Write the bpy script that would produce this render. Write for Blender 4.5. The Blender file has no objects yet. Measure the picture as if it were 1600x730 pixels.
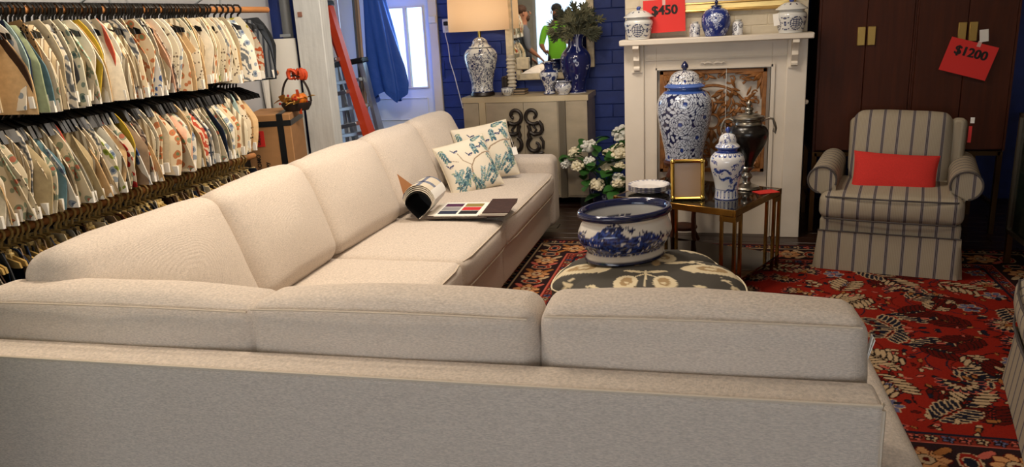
import bpy, bmesh, math, random
import numpy as np
from mathutils import Vector, Matrix
random.seed(7)
RNG = np.random.default_rng(11)
PI = math.pi
R_ = math.radians
SC = bpy.context.scene
COL = SC.collection

# ------------------------------------------------------------------ camera
CAMH = 1.55
pit, rol, yaw = R_(15.48), R_(-3.03), R_(15.53)
fw = Vector((-math.sin(yaw), math.cos(yaw), 0)); rt = Vector((math.cos(yaw), math.sin(yaw), 0)); up = Vector((0, 0, 1))
fw2 = fw * math.cos(pit) - up * math.sin(pit); up2 = up * math.cos(pit) + fw * math.sin(pit)
r3 = rt * math.cos(rol) + up2 * math.sin(rol); u3 = up2 * math.cos(rol) - rt * math.sin(rol)
cam = bpy.data.cameras.new('camera'); camo = bpy.data.objects.new('camera', cam); COL.objects.link(camo)
camo.matrix_world = Matrix(((r3.x, u3.x, -fw2.x, 0), (r3.y, u3.y, -fw2.y, 0), (r3.z, u3.z, -fw2.z, CAMH), (0, 0, 0, 1)))
cam.sensor_width = 36; cam.sensor_fit = 'HORIZONTAL'; cam.lens = 1200 / 1600 * 36; cam.clip_start = .05
SC.camera = camo

# ------------------------------------------------------------------ world, light, exposure
SC.view_settings.view_transform = 'Standard'
SC.view_settings.look = 'None'
SC.view_settings.gamma = 1
SC.view_settings.use_curve_mapping = False
SC.view_settings.exposure = 0.28
w = bpy.data.worlds.new('daylight'); SC.world = w; w.use_nodes = True
w.node_tree.nodes['Background'].inputs[0].default_value = (.62, .80, 1, 1)
w.node_tree.nodes['Background'].inputs[1].default_value = 1.9

def area(name, loc, target, size, power, col, sy=None, spread=180):
    l = bpy.data.lights.new(name, 'AREA'); l.energy = power; l.color = col; l.size = size
    l.spread = R_(spread)
    if sy: l.shape = 'RECTANGLE'; l.size_y = sy
    o = bpy.data.objects.new(name, l); COL.objects.link(o); o.location = loc
    o.rotation_euler = (Vector(target) - Vector(loc)).to_track_quat('-Z', 'Y').to_euler()
    return o
area('ceiling_lamp_rack', (-1.35, 2.9, 2.68), (-2.3, 2.9, 1.0), .35, 36, (1, .83, .63))
area('ceiling_lamp_sofa', (-1.0, 4.3, 2.68), (-1.6, 4.2, .5), .5, 22, (1, .88, .76))
area('ceiling_lamp_mantel', (-.35, 4.2, 2.68), (-.1, 5.4, 1.0), .35, 9, (1, .83, .64))
area('ceiling_lamp_rug', (.6, 2.6, 2.68), (.9, 3.2, 0), .5, 3.5, (1, .83, .64))
area('shop_window_light', (-.6, -2.4, 1.55), (-.7, 2, .7), 2.6, 34, (1, .91, .82), 1.6)
area('fill_light_front', (-1.75, 1.75, 2.72), (-1.9, .9, 1.2), .3, 13, (1, .82, .64))  # unseen fill, added to brighten the two men in the mirror
area('door_daylight', (-2.78, 6.55, 1.4), (-3.0, 5, 1.0), .4, 9, (.58, .84, 1), .8)

# ------------------------------------------------------------------ helpers
def C(h, a=1):
    h = h.lstrip('#'); v = [int(h[i:i + 2], 16) / 255 for i in (0, 2, 4)]
    return tuple(x / 12.92 if x <= .04045 else ((x + .055) / 1.055) ** 2.4 for x in v)
def C4(h): return (*C(h), 1)

MATS = {}
def mat(name, col, rough=.6, metal=0., noise=None, bump=None, weave=None, spec=.5, coat=0., sheen=0., trans=0., emit=None, attr=False, rel=None):
    if name in MATS: return MATS[name]
    m = bpy.data.materials.new(name); m.use_nodes = True; nt = m.node_tree; N = nt.nodes; L = nt.links
    b = N['Principled BSDF']; MATS[name] = m
    c = C4(col) if isinstance(col, str) else (*col, 1)
    b.inputs['Base Color'].default_value = c; b.inputs['Roughness'].default_value = rough; b.inputs['Metallic'].default_value = metal
    b.inputs['Specular IOR Level'].default_value = spec
    b.inputs['Coat Weight'].default_value = coat; b.inputs['Coat Roughness'].default_value = .08
    b.inputs['Sheen Weight'].default_value = sheen
    b.inputs['Transmission Weight'].default_value = trans
    if emit: b.inputs['Emission Color'].default_value = (*emit[0], 1); b.inputs['Emission Strength'].default_value = emit[1]
    tc = N.new('ShaderNodeTexCoord'); src = None
    if attr:
        at = N.new('ShaderNodeAttribute'); at.attribute_name = 'Col'; src = at.outputs['Color']
        L.new(src, b.inputs['Base Color'])
    if noise:
        sc, amt = noise[0], noise[1]; stretch = noise[2] if len(noise) > 2 else (1, 1, 1)
        mp = N.new('ShaderNodeMapping'); mp.inputs['Scale'].default_value = stretch; L.new(tc.outputs['Object'], mp.inputs[0])
        n = N.new('ShaderNodeTexNoise'); n.inputs['Scale'].default_value = sc; n.inputs['Detail'].default_value = 5; L.new(mp.outputs[0], n.inputs[0])
        mr = N.new('ShaderNodeMapRange'); mr.inputs[1].default_value = .3; mr.inputs[2].default_value = .7
        mr.inputs[3].default_value = 1 - amt; mr.inputs[4].default_value = 1 + amt; L.new(n.outputs[0], mr.inputs[0])
        mx = N.new('ShaderNodeMix'); mx.data_type = 'RGBA'; mx.blend_type = 'MULTIPLY'; mx.inputs[0].default_value = 1
        if src: L.new(src, mx.inputs[6])
        else: mx.inputs[6].default_value = c
        L.new(mr.outputs[0], mx.inputs[7]); L.new(mx.outputs[2], b.inputs['Base Color'])
    h = None
    if bump:
        n2 = N.new('ShaderNodeTexNoise'); n2.inputs['Scale'].default_value = bump[0]; n2.inputs['Detail'].default_value = 4; L.new(tc.outputs['Object'], n2.inputs[0])
        h = n2.outputs[0]; st = bump[1]; ds = bump[2] if len(bump) > 2 else .01
    if weave:
        ws = []
        for d in ('X', 'Y', 'Z'):
            wv = N.new('ShaderNodeTexWave'); wv.bands_direction = d; wv.inputs['Scale'].default_value = weave[0]; wv.inputs['Distortion'].default_value = 3; wv.inputs['Detail'].default_value = 2; wv.inputs['Detail Scale'].default_value = 3
            L.new(tc.outputs['Object'], wv.inputs[0]); ws.append(wv.outputs[1])
        a1 = N.new('ShaderNodeMath'); L.new(ws[0], a1.inputs[0]); L.new(ws[1], a1.inputs[1])
        a2 = N.new('ShaderNodeMath'); L.new(a1.outputs[0], a2.inputs[0]); L.new(ws[2], a2.inputs[1]); h = a2.outputs[0]; st = weave[1]; ds = .002
    if h:
        bp = N.new('ShaderNodeBump'); bp.inputs['Strength'].default_value = st; bp.inputs['Distance'].default_value = ds
        L.new(h, bp.inputs['Height']); L.new(bp.outputs[0], b.inputs['Normal'])
    return m

def tag(o, label=None, cat=None, group=None, kind=None):
    if label: o['label'] = label
    if cat: o['category'] = cat
    if group: o['group'] = group
    if kind: o['kind'] = kind
    return o
def thing(name, label, cat, loc=(0, 0, 0), rz=0, group=None, rot=None):
    o = bpy.data.objects.new(name, None); COL.objects.link(o); o.location = loc
    o.rotation_euler = rot if rot else (0, 0, rz); o.empty_display_size = .1
    return tag(o, label, cat, group)
def link(name, me, m, parent=None, label=None, kind=None):
    o = bpy.data.objects.new(name, me); COL.objects.link(o)
    if m is not None and not me.materials: me.materials.append(m)
    if parent: o.parent = parent
    if label: o['label'] = label
    if kind: o['kind'] = kind
    return o
def copy_part(o, parent, name=None, m=None, loc=None, rot=None, scale=None):
    c = o.copy(); COL.objects.link(c); c.parent = parent
    if m: c.material_slots[0].link = 'OBJECT'; c.material_slots[0].material = m
    if loc is not None: c.location = loc
    if rot is not None: c.rotation_euler = rot
    if scale is not None: c.scale = scale
    return c
def copy_tree(o, parent=None):
    c = o.copy(); COL.objects.link(c); c.parent = parent
    for ch in list(o.children): copy_tree(ch, c)
    return c
def np_mesh(name, V, F, cols=None, smooth=True, ang=None):
    V = np.asarray(V, np.float32); F = np.asarray(F, np.int32)
    me = bpy.data.meshes.new(name); n = F.shape[1]
    me.vertices.add(len(V)); me.vertices.foreach_set('co', V.ravel())
    me.loops.add(F.size); me.loops.foreach_set('vertex_index', F.ravel())
    me.polygons.add(len(F)); me.polygons.foreach_set('loop_start', np.arange(0, F.size, n, dtype=np.int32))
    try: me.polygons.foreach_set('loop_total', np.full(len(F), n, np.int32))
    except Exception: pass
    me.polygons.foreach_set('use_smooth', np.full(len(F), smooth))
    me.update(calc_edges=True); me.validate()
    if cols is not None: set_cols(me, cols)
    if ang: me.set_sharp_from_angle(angle=R_(ang))
    return me
def set_cols(me, cols):
    c = np.ones((len(me.vertices), 4), np.float32); c[:, :3] = cols
    a = me.color_attributes.new('Col', 'FLOAT_COLOR', 'POINT'); a.data.foreach_set('color', c.ravel())
def grid_faces(nu, nv, wrap=False):
    i = np.arange(nu if wrap else nu - 1)[:, None]; j = np.arange(nv - 1)[None, :]; k = (i + 1) % nu
    return np.stack([i * nv + j, k * nv + j, k * nv + j + 1, i * nv + j + 1], -1).reshape(-1, 4)

class MB:
    def __init__(s): s.v = []; s.f = []; s.M = Matrix.Identity(4)
    def add(s, V, F):
        o = len(s.v); s.v += [tuple(s.M @ Vector(p)) for p in V]; s.f += [tuple(i + o for i in f) for f in F]; return s
    def box(s, c, d, rz=0, ch=0, rot=None):
        hx, hy, hz = d[0] / 2, d[1] / 2, d[2] / 2
        T = Matrix.Translation(c) @ (rot if rot else Matrix.Rotation(rz, 4, 'Z'))
        if ch <= 0:
            V = [(x, y, z) for x in (-hx, hx) for y in (-hy, hy) for z in (-hz, hz)]
            F = [(0, 1, 3, 2), (4, 6, 7, 5), (0, 4, 5, 1), (2, 3, 7, 6), (0, 2, 6, 4), (1, 5, 7, 3)]
        else:
            ch = min(ch, hx * .9, hy * .9, hz * .9); V = []; ix = {}
            for x in (-1, 1):
                for y in (-1, 1):
                    for z in (-1, 1):
                        for a in range(3):
                            p = [x * (hx - ch), y * (hy - ch), z * (hz - ch)]; p[a] = (x * hx, y * hy, z * hz)[a]
                            ix[(x, y, z, a)] = len(V); V.append(tuple(p))
            F = []
            q = [(-1, -1), (1, -1), (1, 1), (-1, 1)]
            for a in range(3):
                b, c_ = [(1, 2), (2, 0), (0, 1)][a]
                for sg in (-1, 1):
                    f = []
                    for (u, v) in q:
                        k = [0, 0, 0]; k[a] = sg; k[b] = u; k[c_] = v; f.append(ix[(*k, a)])
                    F.append(tuple(f if sg > 0 else f[::-1]))
                    for sb in (-1, 1):                # edges between face a(sg) and b(sb)
                        k0 = [0, 0, 0]; k0[a] = sg; k0[b] = sb; k0[c_] = -1; k1 = list(k0); k1[c_] = 1
                        f = (ix[(*k0, a)], ix[(*k0, b)], ix[(*k1, b)], ix[(*k1, a)])
                        F.append(f if sg * sb > 0 else f[::-1])
            for x in (-1, 1):
                for y in (-1, 1):
                    for z in (-1, 1):
                        f = (ix[(x, y, z, 0)], ix[(x, y, z, 1)], ix[(x, y, z, 2)]); F.append(f if x * y * z > 0 else f[::-1])
        o = s.M; s.M = s.M @ T; s.add(V, F); s.M = o; return s
    def tube(s, pts, r, n=8, closed=False, caps=True):
        P = [Vector(p) for p in pts]; m = len(P); rr = r if isinstance(r, (list, tuple)) else [r] * m
        V = []; prev = None
        for i, p in enumerate(P):
            if closed: t = P[(i + 1) % m] - P[i - 1]
            else: t = P[min(i + 1, m - 1)] - P[max(i - 1, 0)]
            if t.length < 1e-9: t = Vector((0, 0, 1))
            t.normalize()
            if prev is None:
                a = Vector((0, 0, 1)) if abs(t.z) < .9 else Vector((1, 0, 0)); nrm = (a - t * a.dot(t)).normalized()
            else:
                nrm = prev - t * prev.dot(t)
                nrm = nrm.normalized() if nrm.length > 1e-6 else prev
            prev = nrm; bn = t.cross(nrm)
            for k in range(n):
                a = 2 * PI * k / n; V.append(p + (nrm * math.cos(a) + bn * math.sin(a)) * rr[i])
        F = []
        for i in range(m if closed else m - 1):
            j = (i + 1) % m
            for k in range(n): F.append((i * n + k, i * n + (k + 1) % n, j * n + (k + 1) % n, j * n + k))
        if caps and not closed: F.append(tuple(range(n))[::-1]); F.append(tuple((m - 1) * n + k for k in range(n)))
        return s.add(V, F)
    def cyl(s, c, r, h, n=20, r2=None):
        return s.tube([(c[0], c[1], c[2]), (c[0], c[1], c[2] + h)], [r, r if r2 is None else r2], n)
    def lathe(s, prof, n=32, c=(0, 0, 0), sx=1, sy=1):
        V = []; F = []; m = len(prof)
        for k in range(n):
            a = 2 * PI * k / n
            for (r, z) in prof: V.append((c[0] + r * math.cos(a) * sx, c[1] + r * math.sin(a) * sy, c[2] + z))
        for k in range(n):
            q = (k + 1) % n
            for i in range(m - 1): F.append((k * m + i, q * m + i, q * m + i + 1, k * m + i + 1))
        return s.add(V, F)
    def prism(s, poly, z0, z1, axis='Z'):
        n = len(poly)
        def P(x, y, z): return (x, y, z) if axis == 'Z' else ((x, z, y) if axis == 'Y' else (z, x, y))
        V = [P(x, y, z0) for x, y in poly] + [P(x, y, z1) for x, y in poly]
        F = [tuple(range(n))[::-1], tuple(range(n, 2 * n))] + [(i, (i + 1) % n, n + (i + 1) % n, n + i) for i in range(n)]
        return s.add(V, F)
    def ball(s, c, r, nu=12, nv=8, sc=(1, 1, 1)):
        prof = [(max(1e-4, r * math.sin(PI * i / nv)), -r * math.cos(PI * i / nv)) for i in range(nv + 1)]
        V = []; F = []; m = nv + 1
        for k in range(nu):
            a = 2 * PI * k / nu
            for (q, z) in prof: V.append((c[0] + q * math.cos(a) * sc[0], c[1] + q * math.sin(a) * sc[1], c[2] + z * sc[2]))
        for k in range(nu):
            for i in range(nv): F.append((k * m + i, ((k + 1) % nu) * m + i, ((k + 1) % nu) * m + i + 1, k * m + i + 1))
        return s.add(V, F)
    def mesh(s, name, smooth=True, ang=40):
        me = bpy.data.meshes.new(name); me.from_pydata(s.v, [], s.f); me.update()
        bm = bmesh.new(); bm.from_mesh(me); bmesh.ops.remove_doubles(bm, verts=bm.verts, dist=1e-5); bmesh.ops.recalc_face_normals(bm, faces=bm.faces); bm.to_mesh(me); bm.free()
        if smooth:
            me.polygons.foreach_set('use_smooth', [True] * len(me.polygons)); me.set_sharp_from_angle(angle=R_(ang))
        return me
    def build(s, name, m, parent=None, smooth=True, label=None, ang=40, kind=None):
        return link(name, s.mesh(name, smooth, ang), m, parent, label, kind)

def fbm(P, seed=0, oct=3):
    """smooth value noise on numpy points (n,3)"""
    P = np.asarray(P, np.float64); out = np.zeros(len(P)); amp = 1; tot = 0
    for o in range(oct):
        q = P * (2 ** o) + seed * 17.13; i = np.floor(q).astype(np.int64); f = q - i; f = f * f * (3 - 2 * f); acc = 0
        for dx in (0, 1):
            for dy in (0, 1):
                for dz in (0, 1):
                    h = (i[:, 0] + dx) * 374761393 + (i[:, 1] + dy) * 668265263 + (i[:, 2] + dz) * 2147483647 + seed * 1013
                    h = (h ^ (h >> 13)) * 1274126177; h = (h ^ (h >> 16)) & 0xffff
                    wgt = (f[:, 0] if dx else 1 - f[:, 0]) * (f[:, 1] if dy else 1 - f[:, 1]) * (f[:, 2] if dz else 1 - f[:, 2])
                    acc = acc + wgt * h / 65535.
        out += amp * acc; tot += amp; amp *= .5
    return out / tot - .5

def rbox(h, r, nseg=(6, 6, 6), arc=4):
    """rounded box surface: half sizes h, radius r"""
    axes = []
    for a in range(3):
        inner = np.linspace(-(h[a] - r), h[a] - r, nseg[a] + 1)
        e = [-(h[a] - r) - r * math.tan(PI / 4 * k / arc) for k in range(arc, 0, -1)]
        axes.append(np.array(e + list(inner) + [-x for x in e[::-1]]))
    n = [len(x) for x in axes]; idx = {}; V = []; F = []
    def vid(i, j, k):
        t = (i, j, k)
        if t not in idx: idx[t] = len(V); V.append((axes[0][i], axes[1][j], axes[2][k]))
        return idx[t]
    for a in range(3):
        b, c = (a + 1) % 3, (a + 2) % 3
        for side in (0, n[a] - 1):
            for i in range(n[b] - 1):
                for j in range(n[c] - 1):
                    q = []
                    for (u, v) in ((i, j), (i + 1, j), (i + 1, j + 1), (i, j + 1)):
                        t = [0, 0, 0]; t[a] = side; t[b] = u; t[c] = v; q.append(vid(*t))
                    F.append(q if side else q[::-1])
    V = np.array(V); hh = np.array(h) - r; I = np.clip(V, -hh, hh); D = V - I
    D /= np.maximum(np.linalg.norm(D, axis=1, keepdims=True), 1e-9)
    return I + D * r, np.array(F)
def soft(name, size, r, m, parent, loc, rot=(0, 0, 0), crown=(0, 0, 0), wr=(0, 4), seed=0, nseg=(8, 8, 8), pinch=0, label=None, cols=None, post=None):
    h = np.array(size) / 2; V, F = rbox(h, r, nseg); U = V / h
    D = np.zeros_like(V)
    for a in range(3):
        b, c = (a + 1) % 3, (a + 2) % 3
        D[:, a] = np.sign(U[:, a]) * np.abs(U[:, a]) ** 1.5 * crown[a] * (1 - U[:, b] ** 2) * (1 - U[:, c] ** 2)
    if wr[0]:
        nz = fbm(V * wr[1], seed) + .35 * fbm(V * wr[1] * 3.1, seed + 5)
        D += (V / np.linalg.norm(V, axis=1, keepdims=True)) * (nz * wr[0])[:, None]
    V = V + D
    if post: V = post(V, U)
    me = np_mesh(name, V, F)
    if cols is not None: set_cols(me, cols(V, U))
    o = link(name, me, m, parent, label); o.location = loc; o.rotation_euler = rot
    return o

class Canvas:
    """a flat print drawn in metres, then read at the vertices of a mesh"""
    def __init__(s, w, h, ppm, bg):
        s.w, s.h, s.p = w, h, ppm; s.W, s.H = int(w * ppm), int(h * ppm); s.a = np.empty((s.H, s.W, 3)); s.a[:] = bg
    def win(s, x0, x1, y0, y1):
        i0, i1 = max(0, int(x0 * s.p)), min(s.W, int(x1 * s.p) + 2); j0, j1 = max(0, int(y0 * s.p)), min(s.H, int(y1 * s.p) + 2)
        if i1 <= i0 or j1 <= j0: return None
        X, Y = np.meshgrid((np.arange(i0, i1) + .5) / s.p, (np.arange(j0, j1) + .5) / s.p)
        return (slice(j0, j1), slice(i0, i1)), X, Y
    def ell(s, x, y, a, b, rot, col, out=None, ow=.004, power=2, wrap=None):
        xs = [x] if not wrap else [x - wrap, x, x + wrap]
        for x in xs:
            R = max(a, b) + ow; g = s.win(x - R, x + R, y - R, y + R)
            if g is None: continue
            sl, X, Y = g; c, q = math.cos(rot), math.sin(rot); dx, dy = X - x, Y - y
            u, v = dx * c + dy * q, -dx * q + dy * c
            if out is not None:
                s.a[sl][(np.abs(u) / (a + ow)) ** power + (np.abs(v) / (b + ow)) ** power < 1] = out
            s.a[sl][(np.abs(u) / a) ** power + (np.abs(v) / b) ** power < 1] = col
    def line(s, pts, wd, col, wrap=None):
        for (x0, y0), (x1, y1) in zip(pts[:-1], pts[1:]):
            for o in ((0,) if not wrap else (-wrap, 0, wrap)):
                g = s.win(min(x0, x1) + o - wd, max(x0, x1) + o + wd, min(y0, y1) - wd, max(y0, y1) + wd)
                if g is None: continue
                sl, X, Y = g; dx, dy = x1 - x0, y1 - y0; L2 = dx * dx + dy * dy + 1e-12
                t = np.clip(((X - x0 - o) * dx + (Y - y0) * dy) / L2, 0, 1)
                s.a[sl][np.hypot(X - x0 - o - t * dx, Y - y0 - t * dy) < wd / 2] = col
    def rect(s, x0, x1, y0, y1, col):
        s.a[max(0, int(y0 * s.p)):max(0, int(y1 * s.p)), max(0, int(x0 * s.p)):max(0, int(x1 * s.p))] = col
    def at(s, u, v):
        i = np.clip((np.asarray(u) * s.p).astype(int), 0, s.W - 1); j = np.clip((np.asarray(v) * s.p).astype(int), 0, s.H - 1)
        return s.a[j, i]
def smooth_prof(pts, n):
    P = np.array(pts, float); d = np.r_[0, np.cumsum(np.linalg.norm(np.diff(P, axis=0), axis=1))]; t = np.linspace(0, d[-1], n)
    k = np.clip(np.searchsorted(d, t, side='right') - 1, 0, len(P) - 2); s = ((t - d[k]) / (d[k + 1] - d[k]))[:, None]
    p0 = P[np.maximum(k - 1, 0)]; p1 = P[k]; p2 = P[k + 1]; p3 = P[np.minimum(k + 2, len(P) - 1)]
    q = .5 * (2 * p1 + (p2 - p0) * s + (2 * p0 - 5 * p1 + 4 * p2 - p3) * s * s + (3 * p1 - p0 - 3 * p2 + p3) * s ** 3)
    q[:, 0] = np.maximum(q[:, 0], 1e-4); return q
def lathe(name, prof, m, parent, loc=(0, 0, 0), nth=48, nz=40, colf=None, sx=1, sy=1, label=None, rot=None, raw=False):
    q = np.array(prof, float) if raw else smooth_prof(prof, nz); nz = len(q)
    th = np.linspace(0, 2 * PI, nth, endpoint=False); T, Rr = np.meshgrid(th, q[:, 0], indexing='ij'); Z = np.broadcast_to(q[:, 1], T.shape)
    V = np.stack([Rr * np.cos(T) * sx, Rr * np.sin(T) * sy, Z], -1).reshape(-1, 3); F = grid_faces(nth, nz, True)
    cols = colf(T.ravel(), Z.ravel(), np.broadcast_to(np.arange(nz), T.shape).ravel()) if colf else None
    o = link(name, np_mesh(name, V, F, cols, ang=50), m, parent, label); o.location = loc
    if rot: o.rotation_euler = rot
    return o
def text(s, size, m, parent, loc, rot, name='lettering', bold=.0, depth=.0006, align='CENTER', thick=0):
    cu = bpy.data.curves.new(name, 'FONT'); cu.body = s; cu.size = size; cu.align_x = align; cu.offset = bold; cu.extrude = depth; cu.resolution_u = 3
    o = bpy.data.objects.new(name, cu); COL.objects.link(o); dg = bpy.context.evaluated_depsgraph_get()
    me = bpy.data.meshes.new_from_object(o.evaluated_get(dg)); bpy.data.objects.remove(o); bpy.data.curves.remove(cu)
    if thick:
        bm = bmesh.new()
        for k in range(5):
            n0 = len(bm.verts); bm.from_mesh(me); bm.verts.ensure_lookup_table()
            for v in bm.verts[n0:]: v.co.x += thick * (k - 2) / 2; v.co.y += thick * .5 * ((k % 2) - .5); v.co.z += 2e-5 * k
        bm.to_mesh(me); bm.free()
    me.materials.clear(); r = link(name, me, m, parent); r.location = loc; r.rotation_euler = rot; return r

# ------------------------------------------------------------------ materials
M_blue = mat('blue_paint', '1a3178', .55, noise=(9, .18), bump=(60, .35, .004))
M_white = mat('white_paint', 'ddd3c4', .5, noise=(6, .04), bump=(40, .1, .003))
M_cream = mat('cream_masonry_paint', 'cfc3ab', .65, noise=(12, .08), bump=(45, .5, .005))
M_greywall = mat('pale_grey_wall', 'b9bcc2', .7, noise=(3, .06))
M_nook = mat('white_blue_wall', 'dfe4e8', .6, noise=(3, .04))
M_timber = mat('white_timber', 'd9dcdb', .55, noise=(8, .1, (6, 6, .5)), bump=(30, .4, .004))
M_floor = mat('dark_floor_wood', '2c1a12', .32, noise=(4, .4, (1, 12, 1)), spec=.5)
M_ceil = mat('ceiling_paint', 'd8d4cc', .8)
M_linen = mat('oatmeal_linen', 'dccfc2', .9, noise=(120, .18, (1, 1, 4)), weave=(170, .5), spec=.2, sheen=.1)
M_linen_d = mat('linen_piping', 'ccbeac', .9, spec=.2)
M_black = mat('black_plastic', '0b0b0c', .4)
M_brass = mat('brass', '93703a', .22, 1., noise=(14, .25))
M_gold = mat('bright_brass', 'd9b860', .12, 1.)
M_bronze = mat('bronze_frame', '6e5334', .35, .9)
M_silver = mat('aged_silver', '9b968c', .28, 1., noise=(30, .3))
M_steel = mat('aluminium', 'b4bac0', .35, .9)
M_porc = mat('painted_porcelain', 'ffffff', .12, coat=.5, attr=True)
M_print = mat('printed_cloth', 'ffffff', .9, attr=True, spec=.2, weave=(150, .3))
M_rug = mat('rug_pile', 'ffffff', .95, attr=True, spec=.1, noise=(160, .14), bump=(240, .5, .004))
M_maho = mat('mahogany', '46200f', .55, spec=.25, noise=(5, .22, (8, 8, .6)))
M_maho_d = mat('mahogany_dark', '2c120a', .55, spec=.25, noise=(5, .2, (8, 8, .6)))
M_red = mat('red_card', 'dd2a22', .6)
M_ink = mat('black_ink', '16100f', .7)
M_paper = mat('white_paper', 'ece9e2', .7)
M_tape = mat('clear_tape', 'd9b0a6', .4)
M_champ = mat('champagne_silver_leaf', 'b5a78f', .42, .35, noise=(5, .14, (1, 1, 2)))
M_champ_d = mat('champagne_trim', 'c9b795', .4, .4)
M_darkcarve = mat('dark_carved_resin', '2c2521', .45, .3, noise=(40, .3))
M_card = mat('cardboard', 'ab7d50', .8, noise=(5, .07, (1, 1, 4)))
M_wood = mat('pine_dowel', 'a9713f', .5, noise=(9, .18, (6, 1, 6)))
M_leaf = mat('green_leaf', '2c5a22', .5, noise=(15, .35))
M_petal = mat('cream_petals', 'eee4c6', .7, noise=(60, .12))
M_petal2 = mat('white_petals', 'e9e8df', .7, noise=(60, .1))
M_glassdark = mat('smoked_glass', '120f0d', .05, spec=.8)
M_white_pl = mat('white_plastic', 'e4e2dd', .35)

# ------------------------------------------------------------------ room shell
def struct(name, m, mb, parent=None, **k):
    return mb.build(name, m, parent, kind=None if parent else 'structure', **k)
XL, XR, YF, YB, ZC = -3.1, 2.7, -2.7, 6.75, 2.8
fl = struct('floor', M_floor, MB().box(((XL - .5 + XR) / 2, (YF + YB) / 2, -.055), (XR - XL + .9, YB - YF + .2, .07)))
pm = [MB().box((0, 0, 0), (L - .004, .121, .021), ch=.002).mesh('plank') for L in (1.1, 1.4, .8)]
y = 2.0
while y < 6.7:
    x = -3.4 + random.random() * -.6
    while x < 2.6:
        k = random.randrange(3); L = (1.1, 1.4, .8)[k]
        if x + L > -3.3: link('plank', pm[k], M_floor, fl).location = (x + L / 2, y, -.0105)
        x += L
    y += .125
struct('trim_4', mat('dark_backboard', '2b211b', .7), MB().box((XL + .03, 3.0, .75), (.05, 2.5, 1.3)))
struct('ceiling', M_ceil, MB().box(((XL - .5 + XR) / 2, (YF + YB) / 2, ZC + .05), (XR - XL + .9, YB - YF + .2, .1)))
struct('wall_left', M_greywall, MB().box((XL - .06, (YF + 5.05) / 2, ZC / 2), (.12, 5.05 - YF, ZC)))
struct('wall_partition', M_blue, MB().box((-3.05, 5.11, ZC / 2), (.62, .12, ZC)).box((-2.76, 5.11, ZC / 2), (.0, .1, ZC)))
struct('wall_nook', M_nook, MB().box((-3.66, 5.9, ZC / 2), (.1, 1.8, ZC)))
struct('wall_right', M_cream, MB().box((XR + .05, (YF + YB) / 2, ZC / 2), (.1, YB - YF, ZC)))
# back wall with the doorway left open
wb = struct('wall_back', M_blue, MB().box(((-2.46 + XR) / 2, YB + .103, ZC / 2 - .1), (XR + 2.46, .2, ZC + .2)).box((-3.63, YB + .103, ZC / 2), (.2, .2, ZC)).box((-3.0, YB + .103, 2.45), (1.1, .2, .7)))
bl = [MB().box((0, 0, 0), (L - .003, .02, .112), ch=.004).mesh('block') for L in (.39, .19)]
for r in range(17):
    x = -2.46; z = .0575 + r * .115; first = r % 2
    while x < -.62:
        k = 1 if first else 0; first = 0; L = (.39, .19)[k]
        link('block', bl[k], M_blue, wb).location = (x + L / 2, YB + .004 + random.uniform(-.0012, .0012), z); x += L
# chimney breast
wc = struct('wall_center', M_cream, MB().box((-.05, 6.14, ZC / 2), (1.19, 1.2, ZC)))
bk = [MB().box((0, 0, 0), (L - .003, .02, .070), ch=.004).mesh('brick') for L in (.21, .1)]
for r in range(6):
    x = -.645; z = 1.40 + r * .073; first = r % 2
    while x < .535:
        k = 1 if first else 0; first = 0; L = min((.21, .1)[k], .545 - x)
        b = link('brick', bk[k], M_cream, wc); b.location = (x + L / 2, 5.5465 + random.uniform(-.001, .001), z); b.scale.x = L / (.21, .1)[k]; x += L
# front shop window wall (behind the camera, seen in the mirror)
struct('wall_front', M_cream, MB().box((-.35, YF, .3), (6.2, .12, .6)).box((-.35, YF, 2.6), (6.2, .12, .4)).box((-3.0, YF, 1.5), (.5, .12, 1.9)).box((2.2, YF, 1.5), (1., .12, 1.9)))
M_pane = mat('window_glass', 'ffffff', .02, trans=1.)
for i in range(3):
    x0 = -2.75 + i * 1.483; x1 = x0 + 1.483
    wn = struct('window_%d' % (i + 1), M_white, MB().box((x0 + .03, YF, 1.5), (.06, .1, 1.9)).box((x1 - .03, YF, 1.5), (.06, .1, 1.9)).box(((x0 + x1) / 2, YF, .62), (1.36, .1, .06)).box(((x0 + x1) / 2, YF, 2.38), (1.36, .1, .06)))
    MB().box(((x0 + x1) / 2, YF, 1.5), (1.36, .008, 1.7)).build('pane', M_pane, wn)
# white timber post and blue-grey pipe
t1 = struct('trim_1', M_timber, MB().box((-2.745, 5.0, ZC / 2), (.205, .12, ZC), ch=.006))
MB().box((-2.80, 4.936, 1.665), (.034, .006, .034), ch=.002).build('switch_plate', mat('copper_plate', '9a6a58', .5), t1, label='small brownish plate on the post')
t2 = struct('trim_2', mat('grey_pipe', '6f7275', .45, .2), MB().cyl((-2.945, 5.0, 0), .036, ZC, 16))
MB().box((-2.945, 4.965, 1.53), (.085, .012, .02)).build('pipe_clamp', M_steel, t2)
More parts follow.
